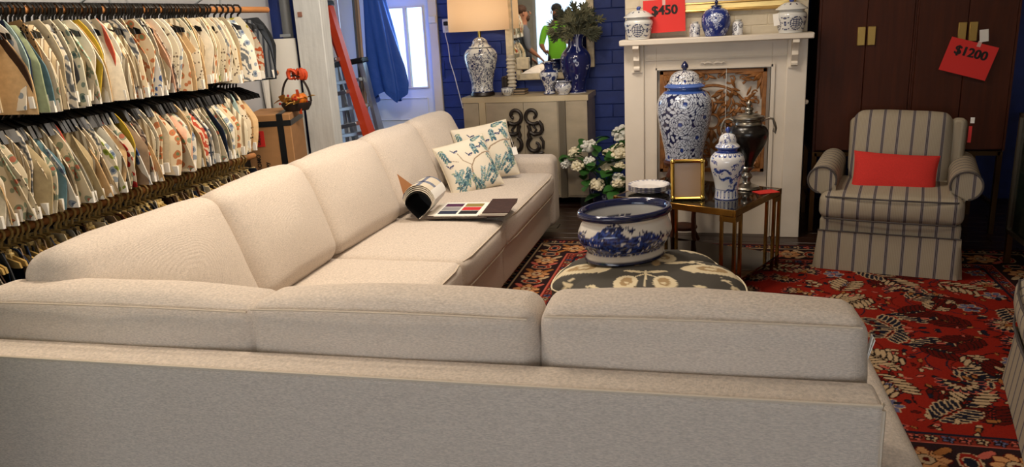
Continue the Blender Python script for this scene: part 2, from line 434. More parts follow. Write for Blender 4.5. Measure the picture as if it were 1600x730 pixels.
# entrance door with two tall lights
M_door = mat('door_white', 'dfe5ee', .45)
d = tag(bpy.data.objects.new('door_1', None), kind='structure'); COL.objects.link(d); d.location = (-2.99, YB + .05, 0)
def bx(mb, x0, x1, y0, y1, z0, z1, ch=0): return mb.box(((x0 + x1) / 2, (y0 + y1) / 2, (z0 + z1) / 2), (x1 - x0, y1 - y0, z1 - z0), ch=ch)
mb = MB()
L1 = (.03, .19); L2 = (.215, .375)      # lights relative to the door origin
for a, b in ((-.45, -.16), (0.0, L1[0]), (L1[1], L2[0]), (L2[1], .45)): bx(mb, a, b, -.02, .02, 1.0, 1.71)
bx(mb, -.16, 0, -.02, .02, 1.0, 1.71); bx(mb, -.45, .45, -.02, .02, 1.71, 2.03); bx(mb, -.45, .45, -.02, .02, .02, 1.0)
mb.build('door_leaf', M_door, d)
for (a, b) in (L1, L2):
    m_ = MB()
    bx(m_, a - .012, a, -.035, -.02, .99, 1.72); bx(m_, b, b + .012, -.035, -.02, .99, 1.72); bx(m_, a, b, -.035, -.02, 1.71, 1.722); bx(m_, a, b, -.035, -.02, .988, 1.0)
    o = m_.build('light_moulding', M_white, d)
    MB().box(((a + b) / 2, 0, 1.355), (b - a, .006, .71)).build('pane', M_pane, o)
for (a, b, z0, z1) in ((-.3, -.03, .18, .62), (.04, .36, .18, .62), (-.3, .36, .7, .9)):
    m_ = MB()
    for (p, q) in (((a, z0), (b, z0)), ((b, z0), (b, z1)), ((b, z1), (a, z1)), ((a, z1), (a, z0))): m_.tube([(p[0], -.022, p[1]), (q[0], -.022, q[1])], .008, 6)
    m_.build('door_panel', M_door, d)
t3 = struct('trim_3', M_white, MB().box((-2.5, YB + .0, 1.03), (.075, .05, 2.06)).box((-3.48, YB, 1.03), (.075, .05, 2.06)).box((-2.99, YB, 2.09), (1.05, .05, .08)))
struct('baseboard_back', M_blue, MB().box((-1.5, YB - .02, .06), (1.75, .03, .12)))

# ------------------------------------------------------------------ patterned rug
NAVY, RED, DRED, CREAM, TAN, DK = C('1a1b28'), C('861f13'), C('541009'), C('b59a78'), C('9a6234'), C('1a0e0d')
BLUEG = C('5a5a78'); PINK = C('b4594a')
RX0, RX1, RY0, RY1 = -1.3, 1.9, 2.42, 5.22
def rug_canvas():
    W, H = RX1 - RX0, RY1 - RY0; c = Canvas(W, H, 200, RED); rnd = random.Random(3)
    def spray(x, y, a, L, n, col, out, sx=1):
        ca, sa = math.cos(a), math.sin(a); c.line([(x, y), (x + L * ca, y + L * sa)], .006, DK)
        for i in range(n):
            t = (i + .7) / n * L; s = .5 + .5 * math.sin(PI * (i + 1) / (n + 1))
            for sg in (-1, 1):
                aa = a + sg * .95; l = .046 * s + .01
                c.ell(x + t * ca + l * 1.05 * math.cos(aa), y + t * sa + l * 1.05 * math.sin(aa), l * .8, .0085 * s + .003, aa, col, out, .006)
    def floret(x, y, r, n, col, out, mid):
        for i in range(n):
            a = 2 * PI * i / n; c.ell(x + r * math.cos(a), y + r * math.sin(a), r * .62, r * .42, a, col, out, .005)
        c.ell(x, y, r * .42, r * .42, 0, mid, DK, .003)
    def palmette(x, y, a, r):
        for k, (rr, n, col, out) in enumerate(((r, 11, NAVY, PINK), (r * .72, 9, CREAM, DK), (r * .45, 7, DRED, CREAM))):
            for i in range(n):
                b = a + (i / (n - 1) - .5) * 3.6; c.ell(x + rr * .8 * math.cos(b), y + rr * .8 * math.sin(b), rr * .3, rr * .13, b, col, out, .005)
        c.ell(x, y, r * .25, r * .2, a, TAN, DK, .004)
    cx, cy = W / 2, H / 2; b = .40
    def four(fn, x, y, a, *r):
        for sx in (1, -1):
            for sy in (1, -1):
                aa = a if sx > 0 else PI - a; aa = aa if sy > 0 else -aa; fn(cx + sx * x, cy + sy * y, aa, *r)
    # thin dark vines
    for k in range(26):
        x, y, a = rnd.uniform(0, cx - b), rnd.uniform(0, cy - b), rnd.uniform(0, 6.28); pts = []
        for i in range(16): pts.append((x, y)); x += .028 * math.cos(a); y += .028 * math.sin(a); a += .26 * (1 if k % 2 else -1)
        for sx in (1, -1):
            for sy in (1, -1): c.line([(cx + sx * p, cy + sy * q) for p, q in pts], .007, rnd.choice([DK, NAVY, DRED]))
    fl = lambda x, y, a, r, n, col, out, mid: floret(x, y, r, n, col, out, mid)
    pts = []
    for k in range(900):
        x, y = rnd.uniform(.0, cx - b - .03), rnd.uniform(.0, cy - b - .03)
        if all((x - p) ** 2 + (y - q) ** 2 > .15 ** 2 for p, q in pts): pts.append((x, y))
    for i, (x, y) in enumerate(pts):
        a = rnd.uniform(0, 6.28); t = i % 6
        if t == 0: four(palmette, x, y, a, .085)
        elif t == 1: four(spray, x, y, a, rnd.uniform(.17, .24), 6, CREAM, DK)
        elif t == 4: four(spray, x, y, a, .15, 6, DRED, DK)
        elif t == 2: four(fl, x, y, a, .034, 6, BLUEG, CREAM, PINK)
        elif t == 3: four(spray, x, y, a, .17, 6, NAVY, CREAM)
        else: four(fl, x, y, a, .03, 5, CREAM, DK, DRED)
        for q in range(7):
            u, v = x + rnd.gauss(0, .07), y + rnd.gauss(0, .07)
            if 0 < u < cx - b and 0 < v < cy - b:
                four(lambda X, Y, A, B, Cc: c.ell(X, Y, B, B * .45, A, Cc, DK, .004), u, v, rnd.uniform(0, 6), rnd.uniform(.012, .024), rnd.choice([NAVY, NAVY, DRED, TAN, PINK, CREAM]))
    # borders
    def band(o, wd, col):
        c.rect(o, W - o, o, o + wd, col); c.rect(o, W - o, H - o - wd, H - o, col); c.rect(o, o + wd, o, H - o, col); c.rect(W - o - wd, W - o, o, H - o, col)
    band(0, .02, DRED); band(.02, .07, NAVY); band(.09, .012, CREAM); band(.10, .22, C('2a1a1c')); band(.32, .012, PINK); band(.33, .055, C('7a2a1e')); band(.385, .015, NAVY)
    def run(o, step, fn):
        n = int((W - 2 * o) / step); 
        for i in range(n + 1):
            x = o + (W - 2 * o) * i / n; fn(x, o, 0, i); fn(x, H - o, PI, i)
        n = int((H - 2 * o) / step)
        for i in range(1, n):
            yv = o + (H - 2 * o) * i / n; fn(o, yv, PI / 2, i); fn(W - o, yv, -PI / 2, i)
    def bigm(x, y, a, i):
        if i % 2: floret(x, y, .05, 8, C('c08a5a'), DRED, DRED); c.ell(x, y, .03, .03, 0, CREAM, DK); c.ell(x, y, .014, .014, 0, DRED)
        else:
            c.ell(x, y, .06, .036, a + PI / 2, RED, CREAM, .006); c.ell(x, y, .032, .02, a + PI / 2, NAVY, CREAM, .004)
        for s in (-1, 1):
            c.ell(x + .066 * math.cos(a) - s * .06 * math.sin(a), y + .066 * math.sin(a) + s * .06 * math.cos(a), .04, .017, a + s * .7, (CREAM, TAN, PINK)[i % 3], DK, .004)
    run(.21, .135, bigm)
    run(.055, .06, lambda x, y, a, i: floret(x, y, .016, 5, (PINK, TAN, CREAM)[i % 3], DK, DRED))
    run(.358, .055, lambda x, y, a, i: floret(x, y, .014, 5, (PINK, CREAM, BLUEG)[i % 3], DK, NAVY))
    return c
rc = rug_canvas()
nx, ny = int((RX1 - RX0) / .0055), int((RY1 - RY0) / .0055)
gx, gy = np.meshgrid(np.linspace(RX0, RX1, nx), np.linspace(RY0, RY1, ny), indexing='ij')
V = np.stack([gx, gy, .011 + .002 * fbm(np.stack([gx, gy, gx * 0], -1).reshape(-1, 3) * 3).reshape(gx.shape)], -1)
V[0, :, 2] = V[-1, :, 2] = .001; V[:, 0, 2] = V[:, -1, 2] = .001; V = V.reshape(-1, 3)
rug = tag(link('area_rug', np_mesh('area_rug', V, grid_faces(nx, ny), rc.at(V[:, 0] - RX0, V[:, 1] - RY0)), M_rug), 'large red oriental floral rug with dark border on the wood floor', 'rug')

# ------------------------------------------------------------------ sectional sofa
sofa = thing('sectional_sofa', 'large oatmeal linen L-shaped sectional sofa filling the left and foreground', 'sofa', (0, 0, 0))
def rb(name, x0, x1, y0, y1, z0, z1, r=.03, m=M_linen, rot=0, piv=None, label=None, wr=(.006, 4), seed=1, nseg=(10, 10, 6)):
    o = soft(name, (x1 - x0, y1 - y0, z1 - z0), r, m, sofa, ((x0 + x1) / 2, (y0 + y1) / 2, (z0 + z1) / 2), (0, 0, rot), wr=wr, seed=seed, nseg=nseg, label=label); return o
rb('base', -2.2, -1.2, 2.35, 4.10, .05, .30, .025); rb('base', -2.2, -1.2, 4.10, 5.62, .05, .30, .025, seed=3)
rb('back_frame', -2.22, -2.09, 1.62, 5.6, .05, .70, .03)
rb('arm', -2.2, -1.165, 5.40, 5.61, .05, .575, .05, wr=(.012, 3))
for i, (a, b_) in enumerate(((2.45, 3.28), (3.28, 4.06), (4.06, 5.40))):
    o = soft('seat_cushion', (.80, b_ - a - .004, .17), .045, M_linen, sofa, (-1.555, (a + b_) / 2, .385), crown=(.012, .006, .022), wr=(.010, 3), seed=20 + i, nseg=(12, 14, 5))
    for zz in (.454, .312):
        pts = [(-1.17, a + .03, zz)] + [(-1.157, a + .03 + (b_ - a - .06) * t / 8, zz) for t in range(1, 8)] + [(-1.17, b_ - .03, zz)]
        MB().tube(pts, .0045, 6).build('piping', M_linen_d, sofa)
TIL = R_(-21)
for i, (a, b_, hz) in enumerate(((1.80, 2.60, .50), (2.58, 3.27, .50), (3.26, 4.03, .50), (4.02, 4.74, .49), (4.73, 5.40, .49))):
    o = soft('back_cushion', (.22, b_ - a, hz), .075, M_linen, sofa, (-1.945, (a + b_) / 2, .692), (0, TIL, R_((0, 1, -1, 1.5, -.5)[i])), crown=(.055, .01, .018), wr=(.022, 3.2), seed=40 + i, nseg=(5, 14, 12))
# short run
A2 = R_(2.0); O2 = Vector((-2.13, 1.527, 0)); ux = Vector((math.cos(A2), math.sin(A2), 0)); uy = Vector((-math.sin(A2), math.cos(A2), 0))
def s2(u, v, z): p = O2 + ux * u + uy * v; return (p.x, p.y, z)
LB = 2.487
soft('back_frame', (LB, .125, .665), .018, M_linen, sofa, s2(LB / 2, .0625, .3875), (0, 0, A2), wr=(.004, 3), seed=4, nseg=(24, 3, 10))
pts = [s2(.0, .5, .716), s2(.012, .006, .718)] + [s2(LB * t / 10, .003, .7185) for t in range(1, 10)] + [s2(LB - .008, .004, .7185), s2(LB - .003, .02, .716)]
MB().tube(pts[1:], .0045, 6).build('piping', M_linen_d, sofa)
MB().tube([s2(LB - .004, .004, .71), s2(LB - .004, .004, .4), s2(LB - .004, .004, .08)], .0045, 6).build('piping', M_linen_d, sofa)
soft('base', (2.61, .95, .25), .025, M_linen, sofa, s2(1.335, .61, .175), (0, 0, A2), wr=(.004, 3), seed=5)
for i, (a, b_) in enumerate(((.93, 1.75), (1.75, 2.645))):
    soft('seat_cushion', (b_ - a - .004, .985, .17), .045, M_linen, sofa, s2((a + b_) / 2, .625, .385), (0, 0, A2), crown=(.006, .012, .012), wr=(.008, 3), seed=60 + i, nseg=(12, 12, 5))
for i, (a, b_, dz) in enumerate(((-.05, .915, -.004), (.89, 1.70, .005), (1.706, 2.48, .014))):
    o = soft('back_cushion', (b_ - a, .20, .38), .048, M_linen, sofa, s2((a + b_) / 2, .245, .645 + dz), (R_(-2), R_((.5, -.5, .5)[i]), A2), crown=(.008, .022, .028), wr=(.014, 3), seed=70 + i, nseg=(18, 5, 9))
    MB().tube([s2(a + .02 + (b_ - a - .04) * t / 12, .150 - .010 * (1 - (t / 6 - 1) ** 2), .822 + dz + .008 * (1 - (t / 6 - 1) ** 2)) for t in range(13)], .003, 5).build('seam', M_linen_d, sofa)
for (x, y_) in ((-1.36, 5.5), (-2.12, 5.5), (-1.36, 2.38), (-2.12, 1.75)):
    MB().cyl((x, y_, 0), .025, .06, 10).build('foot', M_black, sofa)
for (u, v) in ((2.5, .12), (2.5, .84)): MB().cyl(s2(u, v, 0), .025, .06, 10).build('foot', M_black, sofa)
MB().box((0, 0, 0), (.002, .02, .07), rot=Matrix.Rotation(R_(10), 4, 'Y')).box((.004, .004, -.004), (.002, .02, .06), rot=Matrix.Rotation(R_(15), 4, 'Y')).build('care_tag', M_paper, sofa, label='white paper care tags').location = s2(2.487, .2, .765)

# ------------------------------------------------------------------ ceramics: prints
WHT, BLU, LBL, NVY = C('dfe0e2'), C('27408f'), C('5f7cc0'), C('141c4a')
def prof_colf(canv, R, z0):            # reads a canvas wrapped round the jar (u = angle x R, v = height)
    return lambda T, Z, k: canv.at((T % (2 * PI)) * R, Z - z0)
def rosette(c, x, y, r, wrap, petal=WHT, line=NVY, mid=BLU):
    c.ell(x, y, r * 1.1, r * 1.1, 0, line, wrap=wrap)
    for q, n in ((.92, 11), (.68, 9), (.46, 7), (.26, 5)):
        for i in range(n):
            a = 2 * PI * i / n + q * 9; c.ell(x + r * q * math.cos(a), y + r * q * math.sin(a), r * .21, r * .31, a, petal, line, r * .055, wrap=wrap)
    c.ell(x, y, r * .18, r * .18, 0, mid, line, r * .05, wrap=wrap)
def peony_canvas(R, H, r, seed, petal=WHT, line=NVY, fill=True):
    W = 2 * PI * R; c = Canvas(W, H, 700, line); rnd = random.Random(seed); pts = []
    for k in range(4000):
        x, y = rnd.uniform(0, W), rnd.uniform(0, H)
        if all(min(abs(x - p), W - abs(x - p)) ** 2 + (y - q) ** 2 > (r * .42) ** 2 for p, q in pts): pts.append((x, y))
    for (x, y) in pts:
        a = rnd.uniform(0, 6); c.ell(x, y, r * .34, r * .16, a, petal, line, r * .05, wrap=W)
    pts = []
    for k in range(3000):
        x, y = rnd.uniform(0, W), rnd.uniform(r * .4, H - r * .4)
        if all(min(abs(x - p), W - abs(x - p)) ** 2 + (y - q) ** 2 > (2.05 * r) ** 2 for p, q in pts): pts.append((x, y))
    for (x, y) in pts: rosette(c, x, y, r, W, petal, line)
    return c
def vine_canvas(R, H, cell, seed, bg=WHT, ink=BLU, dens=1., flowers=True):
    W = 2 * PI * R; c = Canvas(W, H, 700, bg); rnd = random.Random(seed)
    for k in range(int(dens * W * H / cell ** 2)):
        x, y, a = rnd.uniform(0, W), rnd.uniform(0, H), rnd.uniform(0, 6.28); cv = rnd.choice((-1, 1)) * .42; pts = []
        for i in range(9): pts.append((x, y)); x += cell * .16 * math.cos(a); y += cell * .16 * math.sin(a); a += cv; cv *= 1.12
        c.line(pts, cell * .12, ink, wrap=W)
        for i in (2, 4, 6): c.ell(pts[i][0], pts[i][1], cell * .17, cell * .08, a + i, ink, wrap=W)
    if flowers:
        for k in range(int(.12 * dens * W * H / cell ** 2) + 3):
            x, y = rnd.uniform(0, W), rnd.uniform(H * .1, H * .9)
            for i in range(6):
                a = i * 1.047; c.ell(x + cell * .3 * math.cos(a), y + cell * .3 * math.sin(a), cell * .22, cell * .17, a, ink, bg, cell * .05, wrap=W)
            c.ell(x, y, cell * .14, cell * .14, 0, bg, wrap=W)
    return c
def bands(c, H, top, bot, col=BLU):
    for v, wd in top: c.rect(0, c.w, H - v - wd, H - v, col)
    for v, wd in bot: c.rect(0, c.w, v, v + wd, col)
    return c

# big peony temple jar on a carved stand
JX, JY, JZ = -.225, 5.2, .60
st = thing('jar_stand', 'dark red carved wooden stand under the tall peony jar', 'stand', (JX, JY, 0))
mb = MB().lathe([(.001, .60), (.125, .60), (.135, .585), (.13, .565), (.10, .55), (.001, .55)], 28)
mb.build('stand_top', M_maho, st)
for k in range(4):
    a = PI / 4 + k * PI / 2; ca, sa = math.cos(a), math.sin(a)
    MB().tube([(.09 * ca, .09 * sa, .56), (.125 * ca, .125 * sa, .50), (.115 * ca, .115 * sa, .40), (.095 * ca, .095 * sa, .2), (.10 * ca, .10 * sa, .08), (.135 * ca, .135 * sa, .015)], [.022, .026, .018, .014, .014, .018], 8).build('leg', M_maho, st)
MB().lathe([(.001, .14), (.09, .14), (.095, .13), (.09, .12), (.001, .12)], 20).build('stretcher', M_maho, st)
jar = thing('temple_jar', 'tall lidded blue and white temple jar covered in peonies', 'jar', (JX, JY, JZ))
pc = bands(peony_canvas(.165, .46, .066, 5, C('c6cede')), .46, ((.0, .018),), ((.0, .008),), C('3a5ba8'))
lathe('body', [(.001, .0), (.115, .0), (.122, .01), (.128, .06), (.148, .16), (.17, .27), (.176, .34), (.168, .40), (.135, .445), (.112, .46), (.11, .478)], M_porc, jar, nth=220, nz=150, colf=prof_colf(pc, .165, 0))
pl_ = bands(peony_canvas(.12, .16, .05, 8), .16, (), ((0, .028),), C('4a6ab4'))
lathe('lid', [(.108, .474), (.128, .476), (.131, .484), (.118, .492), (.10, .515), (.088, .548), (.06, .572), (.03, .58), (.001, .583)], M_porc, jar, nth=140, nz=60, colf=prof_colf(pl_, .12, .474))
lathe('knob', [(.014, .58), (.012, .588), (.022, .60), (.023, .612), (.014, .628), (.004, .64), (.0005, .642)], mat('cobalt_glaze', NVY, .15, coat=.5), jar, nth=20, nz=16)

# small dragon temple jar
def dragon_canvas(R, H, seed):
    W = 2 * PI * R; c = Canvas(W, H, 900, WHT); rnd = random.Random(seed)
    for k in range(9):
        x, y, a = rnd.uniform(0, W), rnd.uniform(.08, H - .06), rnd.uniform(0, 6); pts = []
        for i in range(16): pts.append((x, y)); x += .008 * math.cos(a); y += .006 * math.sin(a); a += .5 * math.sin(i * .5 + k)
        for i, p in enumerate(pts): c.ell(p[0], p[1], .013 * (1 - i / 22), .010 * (1 - i / 22), a, LBL if i % 3 else BLU, wrap=W)
        c.line(pts, .005, NVY, wrap=W)
    for k in range(60):
        x, y = rnd.uniform(0, W), rnd.uniform(.07, H - .03)
        for i in range(3): c.ell(x + .007 * i, y + .004 * math.sin(i * 2), .006, .0028, rnd.uniform(0, 6), BLU, wrap=W)
    for i in range(18):
        x = W * i / 18; c.ell(x, .03, .006, .022, 0, BLU, power=3, wrap=W); c.ell(x, .03, .002, .015, 0, WHT, wrap=W)
        c.ell(x, H - .012, .010, .012, 0, BLU, wrap=W); c.ell(x, H - .010, .006, .007, 0, WHT, wrap=W)
    bands(c, H, ((0, .004),), ((0, .006), (.054, .004))); return c
sj = thing('ginger_jar', 'small lidded blue and white dragon jar on the brass table', 'jar', (.047, 4.47, .507))
dc = dragon_canvas(.085, .27, 4)
lathe('body', [(.001, 0), (.062, 0), (.066, .006), (.064, .05), (.072, .10), (.088, .16), (.096, .20), (.092, .235), (.072, .262), (.055, .272), (.056, .292), (.05, .295)], M_porc, sj, nth=140, nz=110, colf=prof_colf(dc, .085, 0))
lc = vine_canvas(.055, .1, .022, 6); bands(lc, .1, (), ((0, .008),), LBL)
lathe('lid', [(.05, .29), (.064, .29), (.068, .297), (.062, .305), (.05, .318), (.047, .34), (.036, .362), (.015, .372), (.001, .374)], M_porc, sj, nth=80, nz=44, colf=prof_colf(lc, .055, .29))
lathe('knob', [(.008, .371), (.007, .377), (.014, .386), (.012, .398), (.003, .408), (.0005, .409)], mat('blue_glaze', BLU, .15, coat=.5), sj, nth=16, nz=12)

# black urn with silver lid and handles
ur = thing('lidded_urn', 'black urn with ornate silver lid, handles and foot', 'urn', (.165, 4.72, .507))
lathe('body', [(.001, .12), (.03, .12), (.035, .14), (.05, .18), (.09, .25), (.112, .31), (.113, .345), (.095, .375), (.07, .385), (.001, .386)], mat('black_lacquer', '15110f', .25), ur, nth=40, nz=40)
lathe('foot', [(.001, 0), (.07, 0), (.072, .012), (.05, .022), (.025, .035), (.02, .055), (.032, .07), (.028, .085), (.018, .1), (.035, .12), (.04, .13), (.03, .14)], M_silver, ur, nth=32, nz=36)
lathe('lid', [(.07, .383), (.078, .385), (.074, .40), (.068, .412), (.085, .422), (.086, .43), (.07, .437), (.055, .445), (.03, .452), (.02, .46), (.026, .472), (.022, .482), (.008, .49), (.015, .50), (.016, .51), (.006, .522), (.0005, .528)], M_silver, ur, nth=40, nz=70)
MB().lathe([(.0845, .418), (.089, .422), (.089, .43), (.0845, .434)], 36).build('beaded_rim', M_silver, ur)
for s in (-1, 1):
    MB().tube([(s * .07, 0, .40), (s * .11, 0, .42), (s * .135, 0, .415), (s * .145, 0, .39), (s * .155, 0, .36), (s * .15, 0, .33), (s * .14, 0, .345), (s * .142, 0, .36)], [.008, .007, .006, .008, .006, .006, .005, .003], 8).build('handle', M_silver, ur)

# brass picture frame on the table
pf = thing('picture_frame', 'empty bright brass picture frame propped on the brass table', 'frame', (-.168, 4.40, .506), rot=(R_(-8), 0, R_(8)))
W_, H_ = .19, .235
def framebar(mb, w, h, t, dep):
    for s in (-1, 1):
        mb.tube([(s * (w / 2 - t / 2), 0, t * .9), (s * (w / 2 - t / 2), 0, h - t * .9)], t / 2, 8); mb.tube([(-w / 2 + t * .9, 0, h / 2 + s * (h / 2 - t / 2)), (w / 2 - t * .9, 0, h / 2 + s * (h / 2 - t / 2))], t / 2, 8)
    for sx in (-1, 1):
        for z in (t * .6, h - t * .6): mb.ball((sx * (w / 2 - t * .6), 0, z), t * .72, 10, 8)
    return mb
framebar(MB(), W_, H_, .022, .02).build('frame', M_gold, pf)
MB().box((0, .004, H_ / 2), (W_ - .03, .003, H_ - .03)).build('backing', mat('brown_mount', '9a7b57', .35, coat=.4), pf, label='brown mount behind glass')
MB().box((0, .045, .085), (.04, .003, .17), rot=Matrix.Rotation(R_(28), 4, 'X')).build('easel_leg', M_black, pf)

# stacked plates on the table
for i in range(4):
    def pcol(T, Z, k): 
        n = np.where((k > 17) & (np.sin(T * 26) + .6 * np.sin(T * 11) > -.2), 1, 0)[:, None]; e = (k > 24)[:, None]
        return np.where(e, np.array(NVY), np.where(n, np.array(C('6a6f96')), np.array(C('e3e0de'))))
    p = lathe('plate', [(.001, .003), (.06, .003), (.075, .006), (.10, .016), (.124, .022), (.126, .0235), (.124, .026), (.10, .020), (.075, .0105), (.06, .0075), (.001, .007)][::-1] if False else [(.001, .007), (.06, .0075), (.075, .0105), (.10, .020), (.124, .026), (.126, .0235), (.10, .0155), (.075, .006), (.06, .0), (.001, .0)], M_porc, None, (-.405, 4.60 + .002 * i, .506 + i * .0085), 64, 42, colf=lambda T, Z, k: pcol(T, Z, np.where(k < 24, k, 5)))
    tag(p, ('blue-rimmed white plate at the bottom of the stack on the brass table', 'second blue-rimmed white plate up in the stack on the brass table', 'third blue-rimmed white plate up in the stack on the brass table', 'blue-rimmed white plate on top of the stack, its bowl showing')[i], 'plate', 'stacked plates on the brass table')

# ------------------------------------------------------------------ brass and smoked glass table
F0, Rv = Vector((.095, 4.16)), Vector((.368, 4.73)); e1 = (Rv - F0).normalized(); e2 = Vector((-e1.y, e1.x)); w1 = (Rv - F0).length; w2 = .78
tb = thing('side_table', 'brass framed table with smoked glass top by the fireplace', 'table', (F0.x, F0.y, 0), math.atan2(e1.y, e1.x))
bx(MB(), .012, w1 - .012, .012, w2 - .012, .492, .506).build('glass_top', M_glassdark, tb)
m_ = MB()
for (a, b, c_, d_) in ((0, w1, 0, .016), (0, w1, w2 - .016, w2), (0, .016, .016, w2 - .016), (w1 - .016, w1, .016, w2 - .016)): bx(m_, a, b, c_, d_, .47, .507, .002)
m_.build('top_rail', M_brass, tb)
for (cx, cy) in ((0, 0), (w1, 0), (0, w2), (w1, w2)):
    sx = 1 if cx == 0 else -1; sy = 1 if cy == 0 else -1
    for (ox, oy) in ((.010, .010), (.085, .010), (.010, .085)):
        MB().box((cx + sx * ox, cy + sy * oy, .235), (.018, .018, .47), ch=.002).build('leg', M_brass, tb)
    m_ = MB(); m_.box((cx + sx * .05, cy + sy * .01, .452), (.09, .016, .03)).box((cx + sx * .01, cy + sy * .05, .452), (.016, .09, .03)); m_.build('corner_bracket', M_brass, tb)
bx(MB(), .0, w1, .0, w2, .085, .097).build('glass_shelf', M_glassdark, tb)
rt_ = tag(MB().box((0, 0, 0), (.13, .085, .002)).build('price_card', M_red), 'red price card lying flat on the right corner of the brass table', 'card'); rt_.location = (.27, 4.62, .509); rt_.rotation_euler = (0, 0, R_(30))

# ------------------------------------------------------------------ ikat ottoman
OX, OY, OZ = -.315, 3.42, .43
GRY, CRM, TN = C('4b4843'), C('d6c8a8'), C('a08763')
def ikat():
    c = Canvas(1.2, 1.2, 420, GRY); cx = cy = .6
    def m2(x, y, a, b, r, col, out=None, ow=.006):
        for s in (1, -1): c.ell(cx + s * x, cy + y, a, b, s * r, col, out, ow)
    for (oy, k) in ((0, 1), (.34, -1), (-.34, -1), (.66, 1), (-.66, 1)):
        # large feathered leaf
        m2(.30, oy + .06, .15, .062, .35, CRM)
        for i in range(9): m2(.20 + i * .028, oy - .005 + i * .011, .03, .009, -1.0, CRM)
        m2(.30, oy + .065, .075, .034, .35, TN); m2(.29, oy + .06, .03, .014, .35, CRM)
        # paisley bird
        m2(.085, oy - .16, .052, .075, .15, CRM); m2(.082, oy - .15, .026, .044, .2, TN); m2(.08, oy - .165, .011, .011, 0, CRM)
        m2(.14, oy - .235, .06, .018, .35, CRM); m2(.21, oy - .205, .03, .012, 1.3, CRM); m2(.235, oy - .17, .028, .01, .1, CRM)
        for i in range(4): m2(.235 + i * .022, oy - .215 - i * .008, .028, .006, -.7, CRM)
        m2(.045, oy - .25, .02, .045, .0, TN)
        # bud on a stem
        m2(.40, oy - .11, .032, .042, .3, CRM); m2(.40, oy - .11, .014, .022, .3, TN)
        for s in (1, -1): c.line([(cx + s * .33, cy + oy - .03), (cx + s * .385, cy + oy - .075)], .008, CRM)
        m2(.35, oy - .05, .03, .007, .6, CRM)
        c.line([(cx, cy + oy - .02), (cx, cy + oy - .2)], .008, CRM); m2(.05, oy - .035, .05, .014, .25, CRM); m2(.02, oy - .08, .04, .006, -.7, CRM)
        m2(.52, oy + .02, .05, .03, .6, CRM); m2(.52, oy + .02, .02, .012, .6, TN); m2(.50, oy - .20, .03, .055, .1, CRM)
    return c
ik = ikat()
ot = thing('ottoman', 'lobed grey and cream ikat ottoman holding the foot bath', 'ottoman', (OX, OY, 0))
def orad(th):
    r = .44 + 0 * th
    for a, dp, w_ in ((R_(36), .075, .11), (R_(206), .06, .12), (R_(122), .06, .12), (R_(62), -.06, .30), (R_(150), -.03, .3), (R_(-38), -.035, .5)):
        dd = (th - a + PI) % (2 * PI) - PI; r = r - dp * np.exp(-(dd / w_) ** 2)
    return r
nth = 200; th = np.linspace(0, 2 * PI, nth, endpoint=False); RB = orad(th)
prof = [(0.002, .43), (.15, .43), (.3, .428), (.45, .424), (.6, .416), (.75, .402), (.88, .378), (.96, .35), (1.0, .33)]
pr = smooth_prof(prof, 60)
V = np.stack([np.cos(th)[:, None] * RB[:, None] * pr[:, 0], np.sin(th)[:, None] * RB[:, None] * pr[:, 0], np.broadcast_to(pr[:, 1], (nth, 60))], -1).reshape(-1, 3)
ROT = R_(-4)
def ikc(V, k=1.):
    x, y_ = V[:, 0] * math.cos(ROT) - V[:, 1] * math.sin(ROT), V[:, 0] * math.sin(ROT) + V[:, 1] * math.cos(ROT); return ik.at(x + .6, y_ + .66)
link('top_cushion', np_mesh('top_cushion', V, grid_faces(nth, 60, True), ikc(V)), M_print, ot)
zz = np.linspace(.33, .03, 30); rr = 1.0 + .012 * np.sin(np.linspace(0, PI, 30))
V = np.stack([np.cos(th)[:, None] * RB[:, None] * rr, np.sin(th)[:, None] * RB[:, None] * rr, np.broadcast_to(zz, (nth, 30))], -1).reshape(-1, 3)
ex = 1 + (.33 - V[:, 2]) * 1.6
link('side_band', np_mesh('side_band', V, grid_faces(nth, 30, True), ikc(V * np.stack([ex, ex, ex], -1))), M_print, ot)
MB().tube([(RB[i] * 1.004 * math.cos(th[i]), RB[i] * 1.004 * math.sin(th[i]), .331) for i in range(0, nth, 2)], .0042, 6, closed=True).build('piping', mat('cream_piping', 'd8ccb0', .8), ot)
for k in range(4):
    a = PI / 4 + k * PI / 2; MB().cyl((.28 * math.cos(a), .28 * math.sin(a), 0), .025, .04, 10).build('foot', M_black, ot)

# ------------------------------------------------------------------ blue and white foot bath
fb = thing('foot_bath', 'oval blue and white transferware foot bath on the ikat ottoman', 'bowl', (-.425, 3.545, .43), R_(42)); fb.scale = (1, 1, 1.14)
rnd = random.Random(9); SK = Canvas(1.4, .3, 800, C('e0ddd8'))
for k in range(5200):
    x = rnd.uniform(0, 1.4); sky = .122 + .03 * math.sin(x * 9) + .018 * math.sin(x * 31)
    yv = rnd.uniform(.045, sky); c_ = rnd.choice((BLU, NVY, NVY, C('31488f'), C('1f2f6e'), C('dcdce2') if rnd.random() < .5 else BLU))
    SK.ell(x, yv, rnd.uniform(.004, .014), rnd.uniform(.002, .007), rnd.uniform(-.4, .4), c_, wrap=1.4)
for k in range(26):
    x = rnd.uniform(0, 1.4); yv = .12 + .03 * math.sin(x * 9)
    SK.line([(x, yv - .02), (x + .004, yv + .015)], .003, NVY)
    for i in range(9): SK.ell(x + rnd.gauss(0, .012), yv + .015 + rnd.gauss(0, .006), .007, .0035, rnd.uniform(0, 3), NVY, wrap=1.4)
